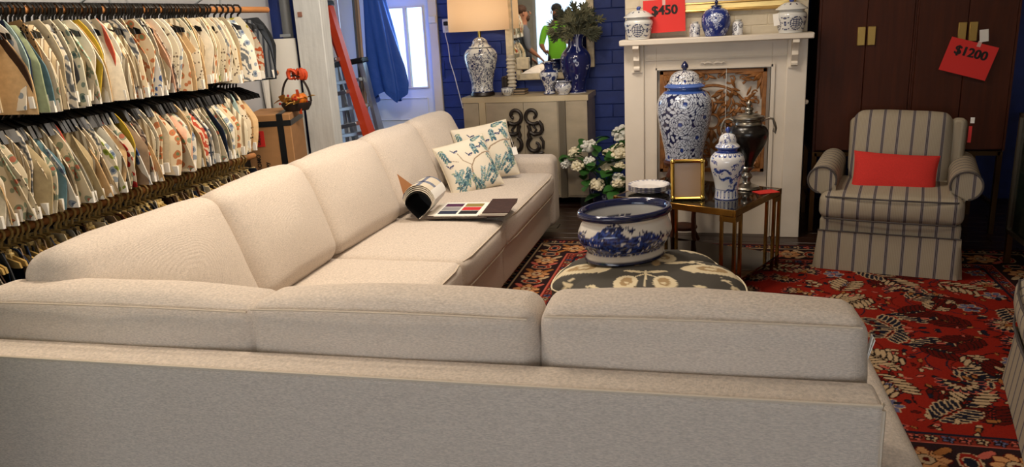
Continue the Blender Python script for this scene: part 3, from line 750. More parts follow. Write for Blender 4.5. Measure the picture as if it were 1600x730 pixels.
def fbcol(T, Z, k):
    c_ = SK.at((T % (2 * PI)) / (2 * PI) * 1.4, Z); nv = np.array(C('121a40'))
    ins = k > 62
    c_ = np.where(((Z < .014) & ~ins)[:, None], nv, c_); c_ = np.where((((Z > .014) & (Z < .043)) & ~ins)[:, None], np.array(C('dbd8d2')), c_)
    c_ = np.where((Z > .185)[:, None], nv, c_)
    X = np.cos(T); Yy = np.sin(T); pn = fbm(np.stack([X * 7, Yy * 7, Z * 40], -1), 3)
    cin = np.where(((pn > .0) & (Yy > .45) & (np.abs(X) < .6) & (Z > .06) & (Z < .15))[:, None], nv, np.array(C('b9b8b6')))
    return np.where((ins & (Z <= .185))[:, None], cin, c_)
lathe('basin', [(.001, .0), (.20, 0), (.205, .008), (.198, .03), (.195, .045), (.215, .06), (.236, .09), (.240, .12), (.225, .155), (.215, .17), (.222, .18), (.236, .188), (.242, .20), (.236, .212), (.222, .216), (.21, .205), (.203, .185), (.208, .15), (.215, .11), (.20, .06), (.15, .035), (.001, .03)], M_porc, fb, nth=260, nz=110, colf=fbcol, sy=.74)

# ------------------------------------------------------------------ cushions on the sofa
def bird_canvas():
    c = Canvas(.46, .46, 700, C('e6ddcb')); rnd = random.Random(2)
    TEAL = [C('6b9299'), C('8fadb3'), C('4a6f7c'), C('93a590'), C('3f5f70')]; BR = C('a08a72'); NV = C('2a3a66')
    def twig(x, y, a, L, n=11, l=.026):
        for i in range(n):
            t = i / n; px, py = x + L * t * math.cos(a), y + L * t * math.sin(a)
            for s in (-1, 1): c.ell(px + l * .6 * math.cos(a + s * .8), py + l * .6 * math.sin(a + s * .8), l * rnd.uniform(.4, .75), l * rnd.uniform(.13, .26), a + s * rnd.uniform(.5, 1.1), rnd.choice(TEAL))
    br = [(.20, .02), (.205, .12), (.22, .2), (.27, .255), (.36, .285), (.46, .29)]; c.line(br, .010, BR); c.line([(.23, .21), (.17, .27), (.15, .34)], .007, BR)
    c.line([(.02, .36), (.07, .30), (.13, .27)], .005, BR)
    for (x, y, a, L) in ((.19, .2, -1.9, .15), (.14, .2, -2.3, .12), (.2, .15, -1.4, .14), (.30, .05, .9, .16), (.26, .03, 1.2, .15), (.34, .02, .7, .12), (.40, .28, -1.2, .16), (.43, .22, -1.6, .13), (.32, .42, .4, .1), (.30, .40, -1.5, .1), (.03, .42, -1.4, .13), (.42, .43, -.6, .08), (.1, .1, 1.9, .1), (.16, .12, -2.6, .12), (.22, .1, -1.1, .12), (.17, .16, -2.1, .15), (.43, .3, 2., .09), (.38, .1, .9, .12)): twig(x, y, a, L)
    for (x, y, s) in ((.14, .36, 1), (.35, .345, -1), (.06, .25, 1), (.25, .30, 1)):
        c.ell(x, y, .019, .011, s * .3, NV); c.ell(x + s * .016, y + .007, .008, .007, 0, NV); c.ell(x - s * .024, y + .016, .018, .0045, -s * 1.0, NV); c.ell(x, y - .006, .014, .006, s * .3, C('b9b2b0'))
    return c
bc = bird_canvas()
def throw_pillow(label, loc, rot, size=.44, canv=bc, grp=None):
    p = thing('throw_pillow', label, 'pillow', loc, rot=rot, group=grp); n = 140
    u, v = np.meshgrid(np.linspace(-1, 1, n), np.linspace(-1, 1, n), indexing='ij')
    th_ = .075 * np.maximum(0, (1 - np.abs(u) ** 2.4)) ** .55 * np.maximum(0, (1 - np.abs(v) ** 2.4)) ** .55
    pin = 1 - .055 * (1 - u ** 2) * v ** 2 - 0; pin2 = 1 - .055 * (1 - v ** 2) * u ** 2
    X = u * size / 2 * pin2; Z = v * size / 2 * pin; nz = .012 * fbm(np.stack([u * 2, v * 2, u * 0], -1).reshape(-1, 3), 3).reshape(u.shape) * (1 - u ** 4) * (1 - v ** 4)
    cols = canv.at((u.ravel() + 1) / 2 * .46, (v.ravel() + 1) / 2 * .46)
    for s, nm in ((-1, 'front_panel'), (1, 'back_panel')):
        V = np.stack([X, s * (th_ + .002) + nz, Z], -1).reshape(-1, 3); F = grid_faces(n, n)
        link(nm, np_mesh(nm, V, F if s < 0 else F[:, ::-1], cols), M_print, p)
    q = size / 2; pts = []
    for (a, b, e, f) in ((-1, -1, 1, -1), (1, -1, 1, 1), (1, 1, -1, 1), (-1, 1, -1, -1)):
        for t in range(12):
            uu = a + (e - a) * t / 12; vv = b + (f - b) * t / 12; pts.append((uu * q * (1 - .055 * (1 - vv ** 2) * uu ** 2), 0, vv * q * (1 - .055 * (1 - uu ** 2) * vv ** 2)))
    MB().tube(pts, .0045, 6, closed=True).build('piping', mat('pillow_piping', 'd8cdb4', .8), p)
    return p
p1 = throw_pillow('white square pillow with birds and teal foliage, nearer of the two', (-1.60, 4.77, .635), (R_(-28), R_(-10), R_(42)), .37)
p2 = throw_pillow('white bird-print pillow with a hang tag, by the sofa arm', (-1.58, 5.10, .672), (R_(-22), R_(-7), R_(28)), .40)
m_ = MB().box((0, 0, 0), (.035, .002, .055)); m_.build('hang_tag', M_paper, p2).location = (.20, -.03, -.04)
MB().tube([(.19, -.005, .12), (.198, -.02, .05), (.2, -.03, -.015)], .0012, 5).build('tag_string', M_paper, p2)

# swatch book lying open on the seat
sb = thing('swatch_book', 'open fabric swatch book with a plaid rolled page and colour board', 'book', (-1.475, 4.07, .492), R_(5))
M_page = mat('cream_page', 'e6ded0', .85); M_pageb = mat('brown_swatch', '3a2420', .95, noise=(30, .2))
def loop_pts(r, gap, n=20, zc=0):
    P = [(gap * .5, .0)]
    for i in range(n + 1):
        a = -PI / 2 + .5 + (2 * PI - 1.0) * i / n; P.append((r * math.sin(-a) * -1 if False else r * math.cos(a), r * 1.02 + r * math.sin(a)))
    P.append((-gap * .5, .0)); return P
def ribbon(P, y0, y1, t, name, m, parent, colf=None):
    # thick sheet swept along y from a profile in x-z
    P = [Vector((p[0], 0, p[1])) for p in P]; mb = MB(); n = len(P); V = []
    for i in range(n):
        tg = (P[min(i + 1, n - 1)] - P[max(i - 1, 0)]).normalized(); nm = Vector((-tg.z, 0, tg.x)) * t
        for q, yv in ((P[i], y0), (P[i] + nm, y0), (P[i] + nm, y1), (P[i], y1)): V.append((q.x, yv, q.z))
    F = [(i * 4 + k, i * 4 + (k + 1) % 4, (i + 1) * 4 + (k + 1) % 4, (i + 1) * 4 + k) for i in range(n - 1) for k in range(4)] + [(0, 1, 2, 3), ((n - 1) * 4 + 3, (n - 1) * 4 + 2, (n - 1) * 4 + 1, (n - 1) * 4)]
    return mb.add(V, F).build(name, m, parent)
def drop(r, n=22):            # a teardrop loop standing on its pinched foot
    P = []
    for i in range(n + 1):
        a = -PI / 2 + 2 * PI * i / n; k = (1 + math.sin(a)) / 2; P.append((r * math.cos(a) * (.25 + .75 * min(1, k * 1.9)), r * 1.02 * (1 + math.sin(a))))
    return P
PLX = -.165
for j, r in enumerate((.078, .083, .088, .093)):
    o = ribbon(drop(r), -.135 + .004 * j, .13, .0025, 'rolled_page', M_black if j == 0 else M_page, sb); o.location = (PLX, 0, .0)  # innermost sheet coloured black for the shade inside the loop
o = MB().prism([(p[0] * .97, p[1] * .97 + .002) for p in drop(.078)[:-1]], .118, .126, 'Y').build('loop_shade_plug', M_black, sb); o.location = (PLX, 0, 0)  # black plug added at the far end as the loop's deep shade
M_plaid = mat('plaid', 'b9b3a6', .9)
def plaid_nodes():
    nt = M_plaid.node_tree; N = nt.nodes; L = nt.links; b = N['Principled BSDF']; tc = N.new('ShaderNodeTexCoord'); sp = N.new('ShaderNodeSeparateXYZ'); L.new(tc.outputs['Object'], sp.inputs[0])
    def stripe(o, sc, lo):
        m1 = N.new('ShaderNodeMath'); m1.operation = 'MULTIPLY'; m1.inputs[1].default_value = sc; L.new(o, m1.inputs[0])
        m2 = N.new('ShaderNodeMath'); m2.operation = 'FRACT'; L.new(m1.outputs[0], m2.inputs[0]); m3 = N.new('ShaderNodeMath'); m3.operation = 'GREATER_THAN'; m3.inputs[1].default_value = lo; L.new(m2.outputs[0], m3.inputs[0]); return m3.outputs[0]
    a = stripe(sp.outputs[2], 13, .55); c = stripe(sp.outputs[1], 7, .72); ad = N.new('ShaderNodeMath'); L.new(a, ad.inputs[0]); L.new(c, ad.inputs[1])
    rp = N.new('ShaderNodeValToRGB'); rp.color_ramp.interpolation = 'CONSTANT'; e = rp.color_ramp.elements; e[0].color = C4('cfc4b0'); e[1].position = .3; e[1].color = C4('6d7386'); e2_ = e.new(.8); e2_.color = C4('2c3350')
    dv = N.new('ShaderNodeMath'); dv.operation = 'DIVIDE'; dv.inputs[1].default_value = 2.; L.new(ad.outputs[0], dv.inputs[0]); L.new(dv.outputs[0], rp.inputs[0]); L.new(rp.outputs[0], b.inputs['Base Color'])
plaid_nodes()
Pp = drop(.097)
o = ribbon(Pp[8:], -.12, .125, .002, 'plaid_swatch', M_plaid, sb); o.location = (PLX, 0, 0)
o = ribbon(Pp[2:9], -.12, .125, .002, 'rolled_page', M_paper, sb); o.location = (PLX, 0, 0)
brd = MB().box((.07, .02, .0215), (.30, .32, .004)).build('colour_board', M_paper, sb)
sw = [('4a1f45', -.03, .075), ('8a7a3f', .09, .075), ('8d8b8d', -.03, 0), ('c1272a', .09, 0), ('1c2740', -.03, -.075), ('15161c', .09, -.075)]
for h_, x_, y_ in sw:
    MB().box((x_ + .015, .02 + y_ * 1.15, .0245), (.105, .07, .002)).build('swatch', mat('swatch_' + h_, h_, .95), brd)
for k in range(6):
    MB().box((.05, .02 + .004 * (k % 2), .003 + k * .0034), (.34, .30, .0022)).build('page', M_page if k % 2 else M_pageb, sb)
for k in range(5):
    MB().box((.262 + .004 * k, .0 + .003 * (k % 3), .026 + k * .0045), (.15, .34, .0036), rz=R_(-3 + k)).build('fabric_swatch', M_pageb if k in (0, 4) else M_page, sb)
MB().box((0, 0, 0), (.15, .003, .17), rot=Matrix.Rotation(R_(38), 4, 'Y') @ Matrix.Rotation(R_(-12), 4, 'X')).build('card_cover', mat('kraft_card', 'a8744a', .8), sb).location = (-.335, .03, .125)

# ------------------------------------------------------------------ striped club chair
M_stripe = mat('striped_ticking', '8f8575', .9, noise=(200, .08), spec=.2)
def stripe_nodes():
    nt = M_stripe.node_tree; N = nt.nodes; L = nt.links; b = N['Principled BSDF']
    at = N.new('ShaderNodeAttribute'); at.attribute_name = 'su'
    def fr(sc, off, lo, hi):
        m1 = N.new('ShaderNodeMath'); m1.operation = 'MULTIPLY_ADD'; m1.inputs[1].default_value = sc; m1.inputs[2].default_value = off; L.new(at.outputs['Fac'], m1.inputs[0])
        m2 = N.new('ShaderNodeMath'); m2.operation = 'FRACT'; L.new(m1.outputs[0], m2.inputs[0])
        m3 = N.new('ShaderNodeMath'); m3.operation = 'COMPARE'; m3.inputs[1].default_value = (lo + hi) / 2; m3.inputs[2].default_value = (hi - lo) / 2; L.new(m2.outputs[0], m3.inputs[0]); return m3.outputs[0]
    P = 1 / .082
    s1 = fr(P, 50.5, .45, .50); s2_ = fr(P, 50.5, .53, .58); s3 = fr(P, 50.5, .40, .63); s4 = fr(1 / .0082, 50, .0, .4)
    def mixc(f, a, c):
        m = N.new('ShaderNodeMix'); m.data_type = 'RGBA'; L.new(f, m.inputs[0])
        if isinstance(a, tuple): m.inputs[6].default_value = a
        else: L.new(a, m.inputs[6])
        m.inputs[7].default_value = c; return m.outputs[2]
    o = mixc(s4, C4('a89d89'), C4('9b8f7c')); o = mixc(s3, o, C4('8f8683')); o = mixc(s1, o, C4('3c3740')); o = mixc(s2_, o, C4('3c3740'))
    L.new(o, b.inputs['Base Color'])
stripe_nodes()
def set_su(o, f):
    me = o.data; V = np.empty(len(me.vertices) * 3, np.float32); me.vertices.foreach_get('co', V); V = V.reshape(-1, 3)
    a = me.attributes.new('su', 'FLOAT', 'POINT'); a.data.foreach_set('value', f(V).astype(np.float32)); return o
def sbox(name, par, size, r, loc, rot=(0, 0, 0), f=None, **k):
    o = soft(name, size, r, M_stripe, par, loc, rot, **k); l = loc; set_su(o, f or (lambda V: V[:, 0] + l[0])); return o
def make_chair(loc, rz, label):
    ch = thing('armchair', label, 'chair', loc, rz)
    sbox('seat_cushion', ch, (.75, .62, .15), .045, (0, -.10, .395), crown=(.01, .02, .02), wr=(.006, 3), seed=3, nseg=(20, 12, 5))
    for zz in (.458, .328): 
        MB().tube([(-.345, .1, zz), (-.362, -.30, zz), (-.34, -.402, zz - .003), (-.17, -.425, zz), (0, -.43, zz), (.17, -.425, zz), (.34, -.402, zz - .003), (.362, -.30, zz), (.345, .1, zz)], .005, 6).build('piping', mat('chair_piping', '4c4644', .8), ch)
    sbox('seat_base', ch, (.74, .76, .13), .02, (0, .0, .255), nseg=(16, 16, 3))
    # skirt: slightly flared, with corner pleats
    n = 120; per = []
    hx, hy = .375, .39
    for (a, b) in (((-hx, -hy), (hx, -hy)), ((hx, -hy), (hx, hy)), ((hx, hy), (-hx, hy)), ((-hx, hy), (-hx, -hy))):
        for t in range(30): per.append((a[0] + (b[0] - a[0]) * t / 30, a[1] + (b[1] - a[1]) * t / 30))
    per = np.array(per); d_ = np.minimum(np.abs(np.abs(per[:, 0]) - hx) + np.abs(np.abs(per[:, 1]) - hy), 1)
    zs = np.linspace(.245, .012, 8); V = []
    for i in range(n):
        for j, z in enumerate(zs):
            k = 1 + .06 * (j / 7) - (.05 * (j / 7) if d_[i] < .012 else 0); V.append((per[i, 0] * k, per[i, 1] * k, z))
    o = link('skirt', np_mesh('skirt', V, grid_faces(n, 8, True), ang=60), M_stripe, ch); set_su(o, lambda V: np.where(np.abs(V[:, 1]) > .36, V[:, 0] / 1.04, V[:, 1]))
    MB().tube([(-hx, -hy - .003, .247), (hx, -hy - .003, .247)], .004, 5).build('welt', mat('chair_piping', '4c4644', .8), ch)
    # back: frame, loose cushion and wings
    sbox('back_frame', ch, (.62, .12, .56), .05, (.05, .33, .54), (R_(-10), 0, 0), seed=5, wr=(.004, 3), nseg=(14, 4, 12))
    sbox('back_cushion', ch, (.55, .17, .50), .06, (.02, .215, .625), (R_(-14), R_(1), 0), crown=(.01, .04, .015), seed=6, wr=(.012, 3), nseg=(16, 5, 14))
    for s in (-1, 1):
        sbox('wing', ch, (.085, .17, .36), .035, (.05 + s * .285, .275, .655), (R_(-10), 0, R_(-s * 6)), f=lambda V, s=s: V[:, 1] + .03, nseg=(4, 8, 12))
        # rolled arm: scroll profile swept front to back
        n2 = 26; prof = []
        for i in range(n2 + 1):
            a = R_(-60) + R_(300) * i / n2; prof.append((.085 * math.cos(a), .085 * math.sin(a)))
        cxs, czs = s * .375, .535
        P = [(s * .30, .30), (s * .292, .42), (s * .296, .50)] + [(cxs - s * .08 * math.cos(t), czs + .08 * math.sin(t)) for t in [R_(a) for a in range(10, 231, 12)]] + [(s * .385, .47), (s * .37, .42), (s * .36, .30)]
        ys = np.linspace(-.30, .36, 12); V = []; m = len(P)
        for yv in ys:
            ins = 1
            for (x, z) in P: V.append((x, yv, z))
        nv = len(V); F = grid_faces(12, m)
        mb = MB(); mb.v = [tuple(v) for v in V]; mb.f = [tuple(f) for f in F]; mb.f.append(tuple(range(m))); mb.f.append(tuple(11 * m + i for i in range(m)))
        o = mb.build('arm', M_stripe, ch, ang=35)
        ar = np.r_[0, np.cumsum([math.dist(P[i], P[i + 1]) for i in range(m - 1)])]
        set_su(o, lambda V: np.array([V[i, 1] + .012 for i in range(len(V))]))
        o2 = MB().prism([(cxs - s * .082 * math.cos(R_(a)), czs + .082 * math.sin(R_(a))) for a in range(0, 360, 15)], -.312, -.298, 'Y').prism([(s * .30, .30), (s * .36, .30), (s * .375, .46), (s * .296, .50)], -.312, -.298, 'Y').build('arm_front', M_stripe, ch, ang=35)
        set_su(o2, lambda V, s=s: V[:, 0] + .0)
        MB().tube([(cxs - s * .08 * math.cos(R_(a)), -.314, czs + .08 * math.sin(R_(a))) for a in range(-20, 261, 14)], .006, 6).build('piping', mat('chair_piping', '4c4644', .8), ch)
    return ch
CH = (1.035, 5.06, 0)
chair = make_chair(CH, R_(-12.5), 'striped skirted armchair holding a red lumbar pillow, in front of the wardrobe')
MB().box((0, 0, 0), (.022, .002, .035)).build('hang_tag', M_paper, chair, label='white hang tag').location = (.40, .22, .83)
MB().box((0, 0, 0), (.018, .003, .10)).build('price_card', M_red, chair, label='red card on the back').location = (.395, .25, .74)
chair2 = make_chair((1.49, 2.88, 0), R_(-101.5), 'striped skirted armchair cut off by the right edge of the photo')
rp = thing('lumbar_pillow', 'plain coral red oblong pillow on the striped armchair', 'pillow', (1.02, 4.965, .538), rot=(R_(-26), R_(3), R_(-9)))
def red_cover():
    n = 40; u, v = np.meshgrid(np.linspace(-1, 1, n), np.linspace(-1, 1, n), indexing='ij'); q = .06 * np.maximum(0, 1 - np.abs(u) ** 3) ** .5 * np.maximum(0, 1 - np.abs(v) ** 2.4) ** .5
    X = u * .235 * (1 - .05 * (1 - v ** 2) * u ** 2); Z = v * .138 * (1 - .06 * (1 - u ** 2) * v ** 2); V = []; nz = .01 * fbm(np.stack([u * 2, v * 2, u * 0], -1).reshape(-1, 3), 5).reshape(u.shape)
    m_ = mat('coral_linen', 'd23a34', .9, noise=(180, .08), spec=.2, weave=(160, .3))
    for s, nm in ((-1, 'front_panel'), (1, 'back_panel')):
        F = grid_faces(n, n); link(nm, np_mesh(nm, np.stack([X, s * (q + .001) + nz * (1 - u ** 4) * (1 - v ** 4), Z], -1).reshape(-1, 3), F if s < 0 else F[:, ::-1]), m_, rp)
red_cover()

# ------------------------------------------------------------------ fireplace surround
fp = thing('fireplace_mantel', 'white painted wooden fireplace mantel with scrolled corbels', 'mantel', (0, 5.46, 0))
mb = MB()
bx(mb, -.645, -.425, 0, .07, 0, 1.345, .003); bx(mb, .327, .545, 0, .07, 0, 1.345, .003); bx(mb, -.425, .327, 0, .07, 1.172, 1.345); mb.build('surround', M_white, fp, smooth=False)
bx(MB(), -.42, .322, .055, .065, 0, 1.17).build('fireboard', M_white, fp)
for (a, b) in ((-.645, -.51), (.42, .545)): bx(MB(), a, b, -.02, .0, 0, 1.345, .004).build('pilaster', M_white, fp)
bx(MB(), -.665, .57, -.13, .07, 1.345, 1.383, .006).build('shelf', M_white, fp)
m_ = MB()
for (a, b, c_, d_) in ((-.5, .41, 1.325, 1.345), (-.5, .41, 1.235, 1.243), (-.43, .335, 1.17, 1.186)): bx(m_, a, b, -.012, .001, c_, d_)
for s in (-.44, .33): bx(m_, s - .006, s + .018, -.012, .001, 0, 1.19)
m_.build('moulding', M_white, fp)
bx(MB(), .33, .336, -.004, .06, .0, 1.17).build('stone_reveal', mat('grey_stone', '7d786c', .8, noise=(30, .3)), fp)
for x in (-.555, .462):
    P = [(0, 1.343), (-.105, 1.343), (-.11, 1.325), (-.085, 1.31), (-.06, 1.295), (-.05, 1.27), (-.06, 1.245), (-.045, 1.225), (-.028, 1.205), (-.04, 1.19), (-.038, 1.178), (-.0, 1.17)]
    MB().prism([(p[0] - .02, p[1]) for p in P], x - .02, x + .02, 'X').build('corbel', M_white, fp)
    bx(MB(), x - .035, x + .035, -.032, -.02, 1.16, 1.17).build('corbel_base', M_white, fp)
m_ = MB()
for s in (-1, 1):
    m_.tube([(-.05 + s * .005, -.014, 1.205), (-.05 + s * .03, -.016, 1.215), (-.05 + s * .05, -.014, 1.207), (-.05 + s * .07, -.014, 1.214), (-.05 + s * .085, -.013, 1.205)], [.006, .009, .006, .007, .003], 6)
    m_.ball((-.05 + s * .02, -.014, 1.211), .009, 8, 6); m_.ball((-.05 + s * .055, -.014, 1.205), .007, 8, 6)
m_.build('applique', M_white, fp)
MB().ball((.553, .02, .93), .017, 10, 8).build('knob', M_white, fp)

# carved wooden panel in the opening
M_carve = mat('carved_gilt_wood', '8a5a2c', .5, .25, noise=(25, .35))
cp = thing('carved_panel', 'square pierced wood panel with gilt arabesque carving in the fireplace', 'panel', (-.052, 5.478, .81))
hw = .352; m_ = MB()
for s in (-1, 1): m_.box((s * (hw - .014), 0, 0), (.028, .024, 2 * hw), ch=.004); m_.box((0, 0, s * (hw - .014)), (2 * hw, .024, .028), ch=.004)
m_.build('panel_frame', M_carve, cp)
m_ = MB(); RR = .245
m_.tube([(RR * math.cos(a), 0, RR * math.sin(a)) for a in np.linspace(0, 2 * PI, 64, endpoint=False)], .0095, 6, closed=True); m_.tube([(.05 * math.cos(a), 0, .05 * math.sin(a)) for a in np.linspace(0, 2 * PI, 24, endpoint=False)], .009, 6, closed=True); m_.build('ring', M_carve, cp)
def leaf(mb, x, z, a, L, wd, y=0):
    c_, s_ = math.cos(a), math.sin(a); mb.tube([(x, y, z), (x + L * .25 * c_, y - .004, z + L * .25 * s_), (x + L * .55 * c_, y - .006, z + L * .55 * s_), (x + L * c_, y, z + L * s_)], [.003, wd * .75, wd, .002], 6)
def scroll(mb, x, z, a, r, sgn, y=0, w_=.008):
    P = []
    for i in range(16):
        t = i / 15; rr = r * (1 - .78 * t); th_ = a + sgn * t * 4.6; P.append((x + rr * math.cos(th_), y, z + rr * math.sin(th_)))
    mb.tube(P, [w_ * (1 - .5 * i / 15) for i in range(16)], 6)
for q in range(8):
    m_ = MB(); a = q * PI / 4; ux_, uz_ = math.cos(a), math.sin(a)
    for da, L, wd in ((0, .1, .02), (.45, .085, .013), (-.45, .085, .013)): leaf(m_, .05 * ux_, .05 * uz_, a + da, L, wd)
    for s in (-1, 1):
        aa = a + s * .27; scroll(m_, .185 * math.cos(aa), .185 * math.sin(aa), a + PI, .042, s); leaf(m_, .15 * math.cos(aa), .15 * math.sin(aa), a + s * .9, .085, .012); leaf(m_, .2 * math.cos(a + s * .12), .2 * math.sin(a + s * .12), a + s * 1.3, .06, .010)
    m_.build('scrollwork', M_carve, cp)
for sx in (-1, 1):
    for sz in (-1, 1):
        m_ = MB(); X, Z = sx * .325, sz * .325; a0 = math.atan2(-sz, -sx)
        for da, L, wd in ((0, .085, .022), (.5, .12, .016), (-.5, .12, .016), (.75, .18, .013), (-.75, .18, .013)): leaf(m_, X, Z, a0 + da, L, wd)
        for s in (-1, 1):
            dx, dz = (sx, 0) if s > 0 else (0, sz)
            for k, (u, v, r) in enumerate(((.12, .29, .04), (.19, .285, .034), (.05, .30, .03))):
                px_, pz_ = (sx * u, sz * v) if s > 0 else (sx * v, sz * u); scroll(m_, px_, pz_, a0 + k, r, s * sx * sz); leaf(m_, px_, pz_, a0 + s * 1.2 + k, .08, .012)
        m_.build('corner_scrollwork', M_carve, cp)
rnd = random.Random(4)
for q in range(4):
    m_ = MB()
    for k in range(26):
        a = q * PI / 2 + rnd.uniform(0, PI / 2); r = rnd.uniform(.08, .42); X, Z = r * math.cos(a), r * math.sin(a)
        if max(abs(X), abs(Z)) < .31: leaf(m_, X, Z, a + rnd.choice((1.3, -1.3, 2.2, .5)), rnd.uniform(.05, .09), rnd.uniform(.009, .015), -.002)
    m_.build('leaf_carving', M_carve, cp, kind='stuff')
MB().tube([(.09, -.016, -hw), (.09, -.016, hw + .01)], .0022, 5).build('hanging_wire', M_paper, cp, label='pale wire down the panel')

# ------------------------------------------------------------------ things on the mantel shelf
MZ = 1.384
def medallion(R, H):
    W = 2 * PI * R; c = Canvas(W, H, 1100, C('d8d8d4')); IK = C('26335e')
    for k in range(4):
        x = W * k / 4 + W / 8; y = H * .42; r = .043
        c.ell(x, y, r, r, 0, IK, wrap=W); c.ell(x, y, r * .80, r * .80, 0, C('d8d8d4'), wrap=W)
        for i in range(18):
            a = i * PI / 9; c.ell(x + r * .9 * math.cos(a), y + r * .9 * math.sin(a), .004, .002, a, C('d8d8d4'), wrap=W)
        for dx, w_ in ((0, .004),): c.rect(x - .003, x + .003, y - r * .75, y + r * .75, IK)
        for yy, l in ((-.024, .018), (-.012, .028), (0, .031), (.012, .022), (.024, .026)): c.rect(x - l, x + l, y + yy - .0026, y + yy + .0028, IK)
        for s in (-1, 1): c.rect(x + s * .019 - .0025, x + s * .019 + .0025, y - .018, y + .02, IK)
        for dx in (W / 8,):
            for yy, a, b in ((.092, .013, .006), (.058, .009, .015), (.022, .013, .006)):
                c.ell(x + dx, yy, a, b, 0, IK, wrap=W); c.ell(x + dx, yy, a * .4, b * .4, 0, C('8f97b4'), wrap=W)
                for q in (-1, 1): c.ell(x + dx + q * .021, yy + .004, .006, .004, .4 * q, IK, wrap=W)
    return c
MC = medallion(.092, .14)
def mantel_jar(loc, rz, label):
    j = thing('lidded_jar', label, 'jar', loc, rz)
    lathe('body', [(.001, 0), (.07, 0), (.074, .008), (.082, .03), (.092, .075), (.096, .105), (.09, .122), (.078, .132), (.08, .142), (.076, .145)], M_porc, j, nth=150, nz=80, colf=prof_colf(MC, .092, 0))
    lcv = Canvas(2 * PI * .08, .08, 1100, C('d8d8d4'))
    for i in range(10): lcv.ell(.0502 * i, .035, .007, .007, .78, C('26335e'), power=1.2, wrap=.502)
    lathe('lid', [(.076, .142), (.098, .143), (.1, .148), (.085, .16), (.06, .178), (.035, .188), (.001, .192)], M_porc, j, nth=90, nz=40, colf=prof_colf(lcv, .08, .142))
    m_ = MB().ball((0, 0, .201), .014, 10, 8).ball((.013, 0, .206), .008, 8, 6).ball((-.012, 0, .199), .007, 8, 6)
    m_.build('finial', mat('blue_glaze', BLU, .15, coat=.5), j); return j
mantel_jar((-.542, 5.42, MZ), R_(-44), 'white lidded jar with round blue medallion at the left end of the mantel')
j = mantel_jar((.432, 5.42, MZ), R_(-28), 'white medallion jar with a paper tag at the right end of the mantel')
MB().box((0, 0, 0), (.04, .002, .075), rot=Matrix.Rotation(R_(-8), 4, 'Y')).build('paper_tag', M_paper, j).location = (-.062, -.082, .085)
bj = thing('ginger_jar', 'round cobalt blue ginger jar with white flowers mid-mantel', 'jar', (-.036, 5.415, MZ))
vc = vine_canvas(.09, .19, .028, 12, bg=C('24357f'), ink=C('b9c2dc'), dens=.8, flowers=False)
rosette(vc, 2 * PI * .09 * .75, .115, .03, 2 * PI * .09, C('cdd4e6'), C('24357f'), C('24357f'))
lathe('body', [(.001, 0), (.062, 0), (.07, .01), (.086, .05), (.094, .09), (.09, .13), (.07, .162), (.04, .176), (.03, .18), (.03, .186)], M_porc, bj, nth=140, nz=80, colf=prof_colf(vc, .09, 0))
lathe('lid', [(.03, .184), (.036, .186), (.03, .194), (.01, .198), (.008, .204), (.012, .214), (.006, .226), (.0005, .23)], mat('cobalt_glaze', NVY, .15), bj, nth=24, nz=24)
for k, (x, lab) in enumerate(((-.172, 'tiny blue and white tea jar left of the cobalt jar'), (.103, 'tiny blue and white tea jar right of the cobalt jar'))):
    tj = thing('tea_jar', lab, 'jar', (x, 5.42, MZ)); cv = vine_canvas(.034, .09, .02, 20 + k, ink=NVY, dens=1.3)
    lathe('body', [(.001, 0), (.03, 0), (.034, .006), (.035, .05), (.033, .075), (.024, .085), (.02, .088)], M_porc, tj, nth=80, nz=50, colf=prof_colf(cv, .034, 0)); lathe('lid', [(.022, .087), (.023, .089), (.022, .098), (.001, .1)], mat('dull_porcelain', 'b9b6ab', .3), tj, nth=24, nz=12)
ps = thing('price_sign', 'red $450 price sign taped above the left mantel jar', 'sign', (-.375, 5.462, 1.528), rot=(R_(-3), R_(-1.5), 0))
MB().box((0, 0, 0), (.278, .003, .215)).build('card', M_red, ps); text('$450', .085, M_ink, ps, (.003, -.003, .01), (R_(90), 0, 0), bold=.0008, thick=.0026)
MB().box((-.0, -.003, .095), (.02, .001, .05)).build('tape', M_tape, ps)
gf = thing('gilt_frame', 'wide gold picture frame hung over the mantel, only its bottom showing', 'frame', (.035, 5.521, 1.537))
M_gilt = mat('gilt_moulding', 'cfae6c', .3, .8, noise=(6, .2, (1, 1, 6)))
m_ = MB().box((0, .0, .035), (.86, .03, .07), ch=.012).tube([(-.43, -.016, .012), (.43, -.016, .012)], .01, 8).tube([(-.43, -.014, .058), (.43, -.014, .058)], .007, 8); m_.build('bottom_rail', M_gilt, gf)
for s in (-1, 1): MB().box((s * .40, 0, .35), (.06, .03, .6), ch=.01).build('side_rail', M_gilt, gf)
MB().box((0, 0, .62), (.86, .03, .07), ch=.01).build('top_rail', M_gilt, gf); MB().box((0, -.002, .34), (.76, .008, .56)).build('picture', mat('pale_print', 'd6d3c8', .4), gf)

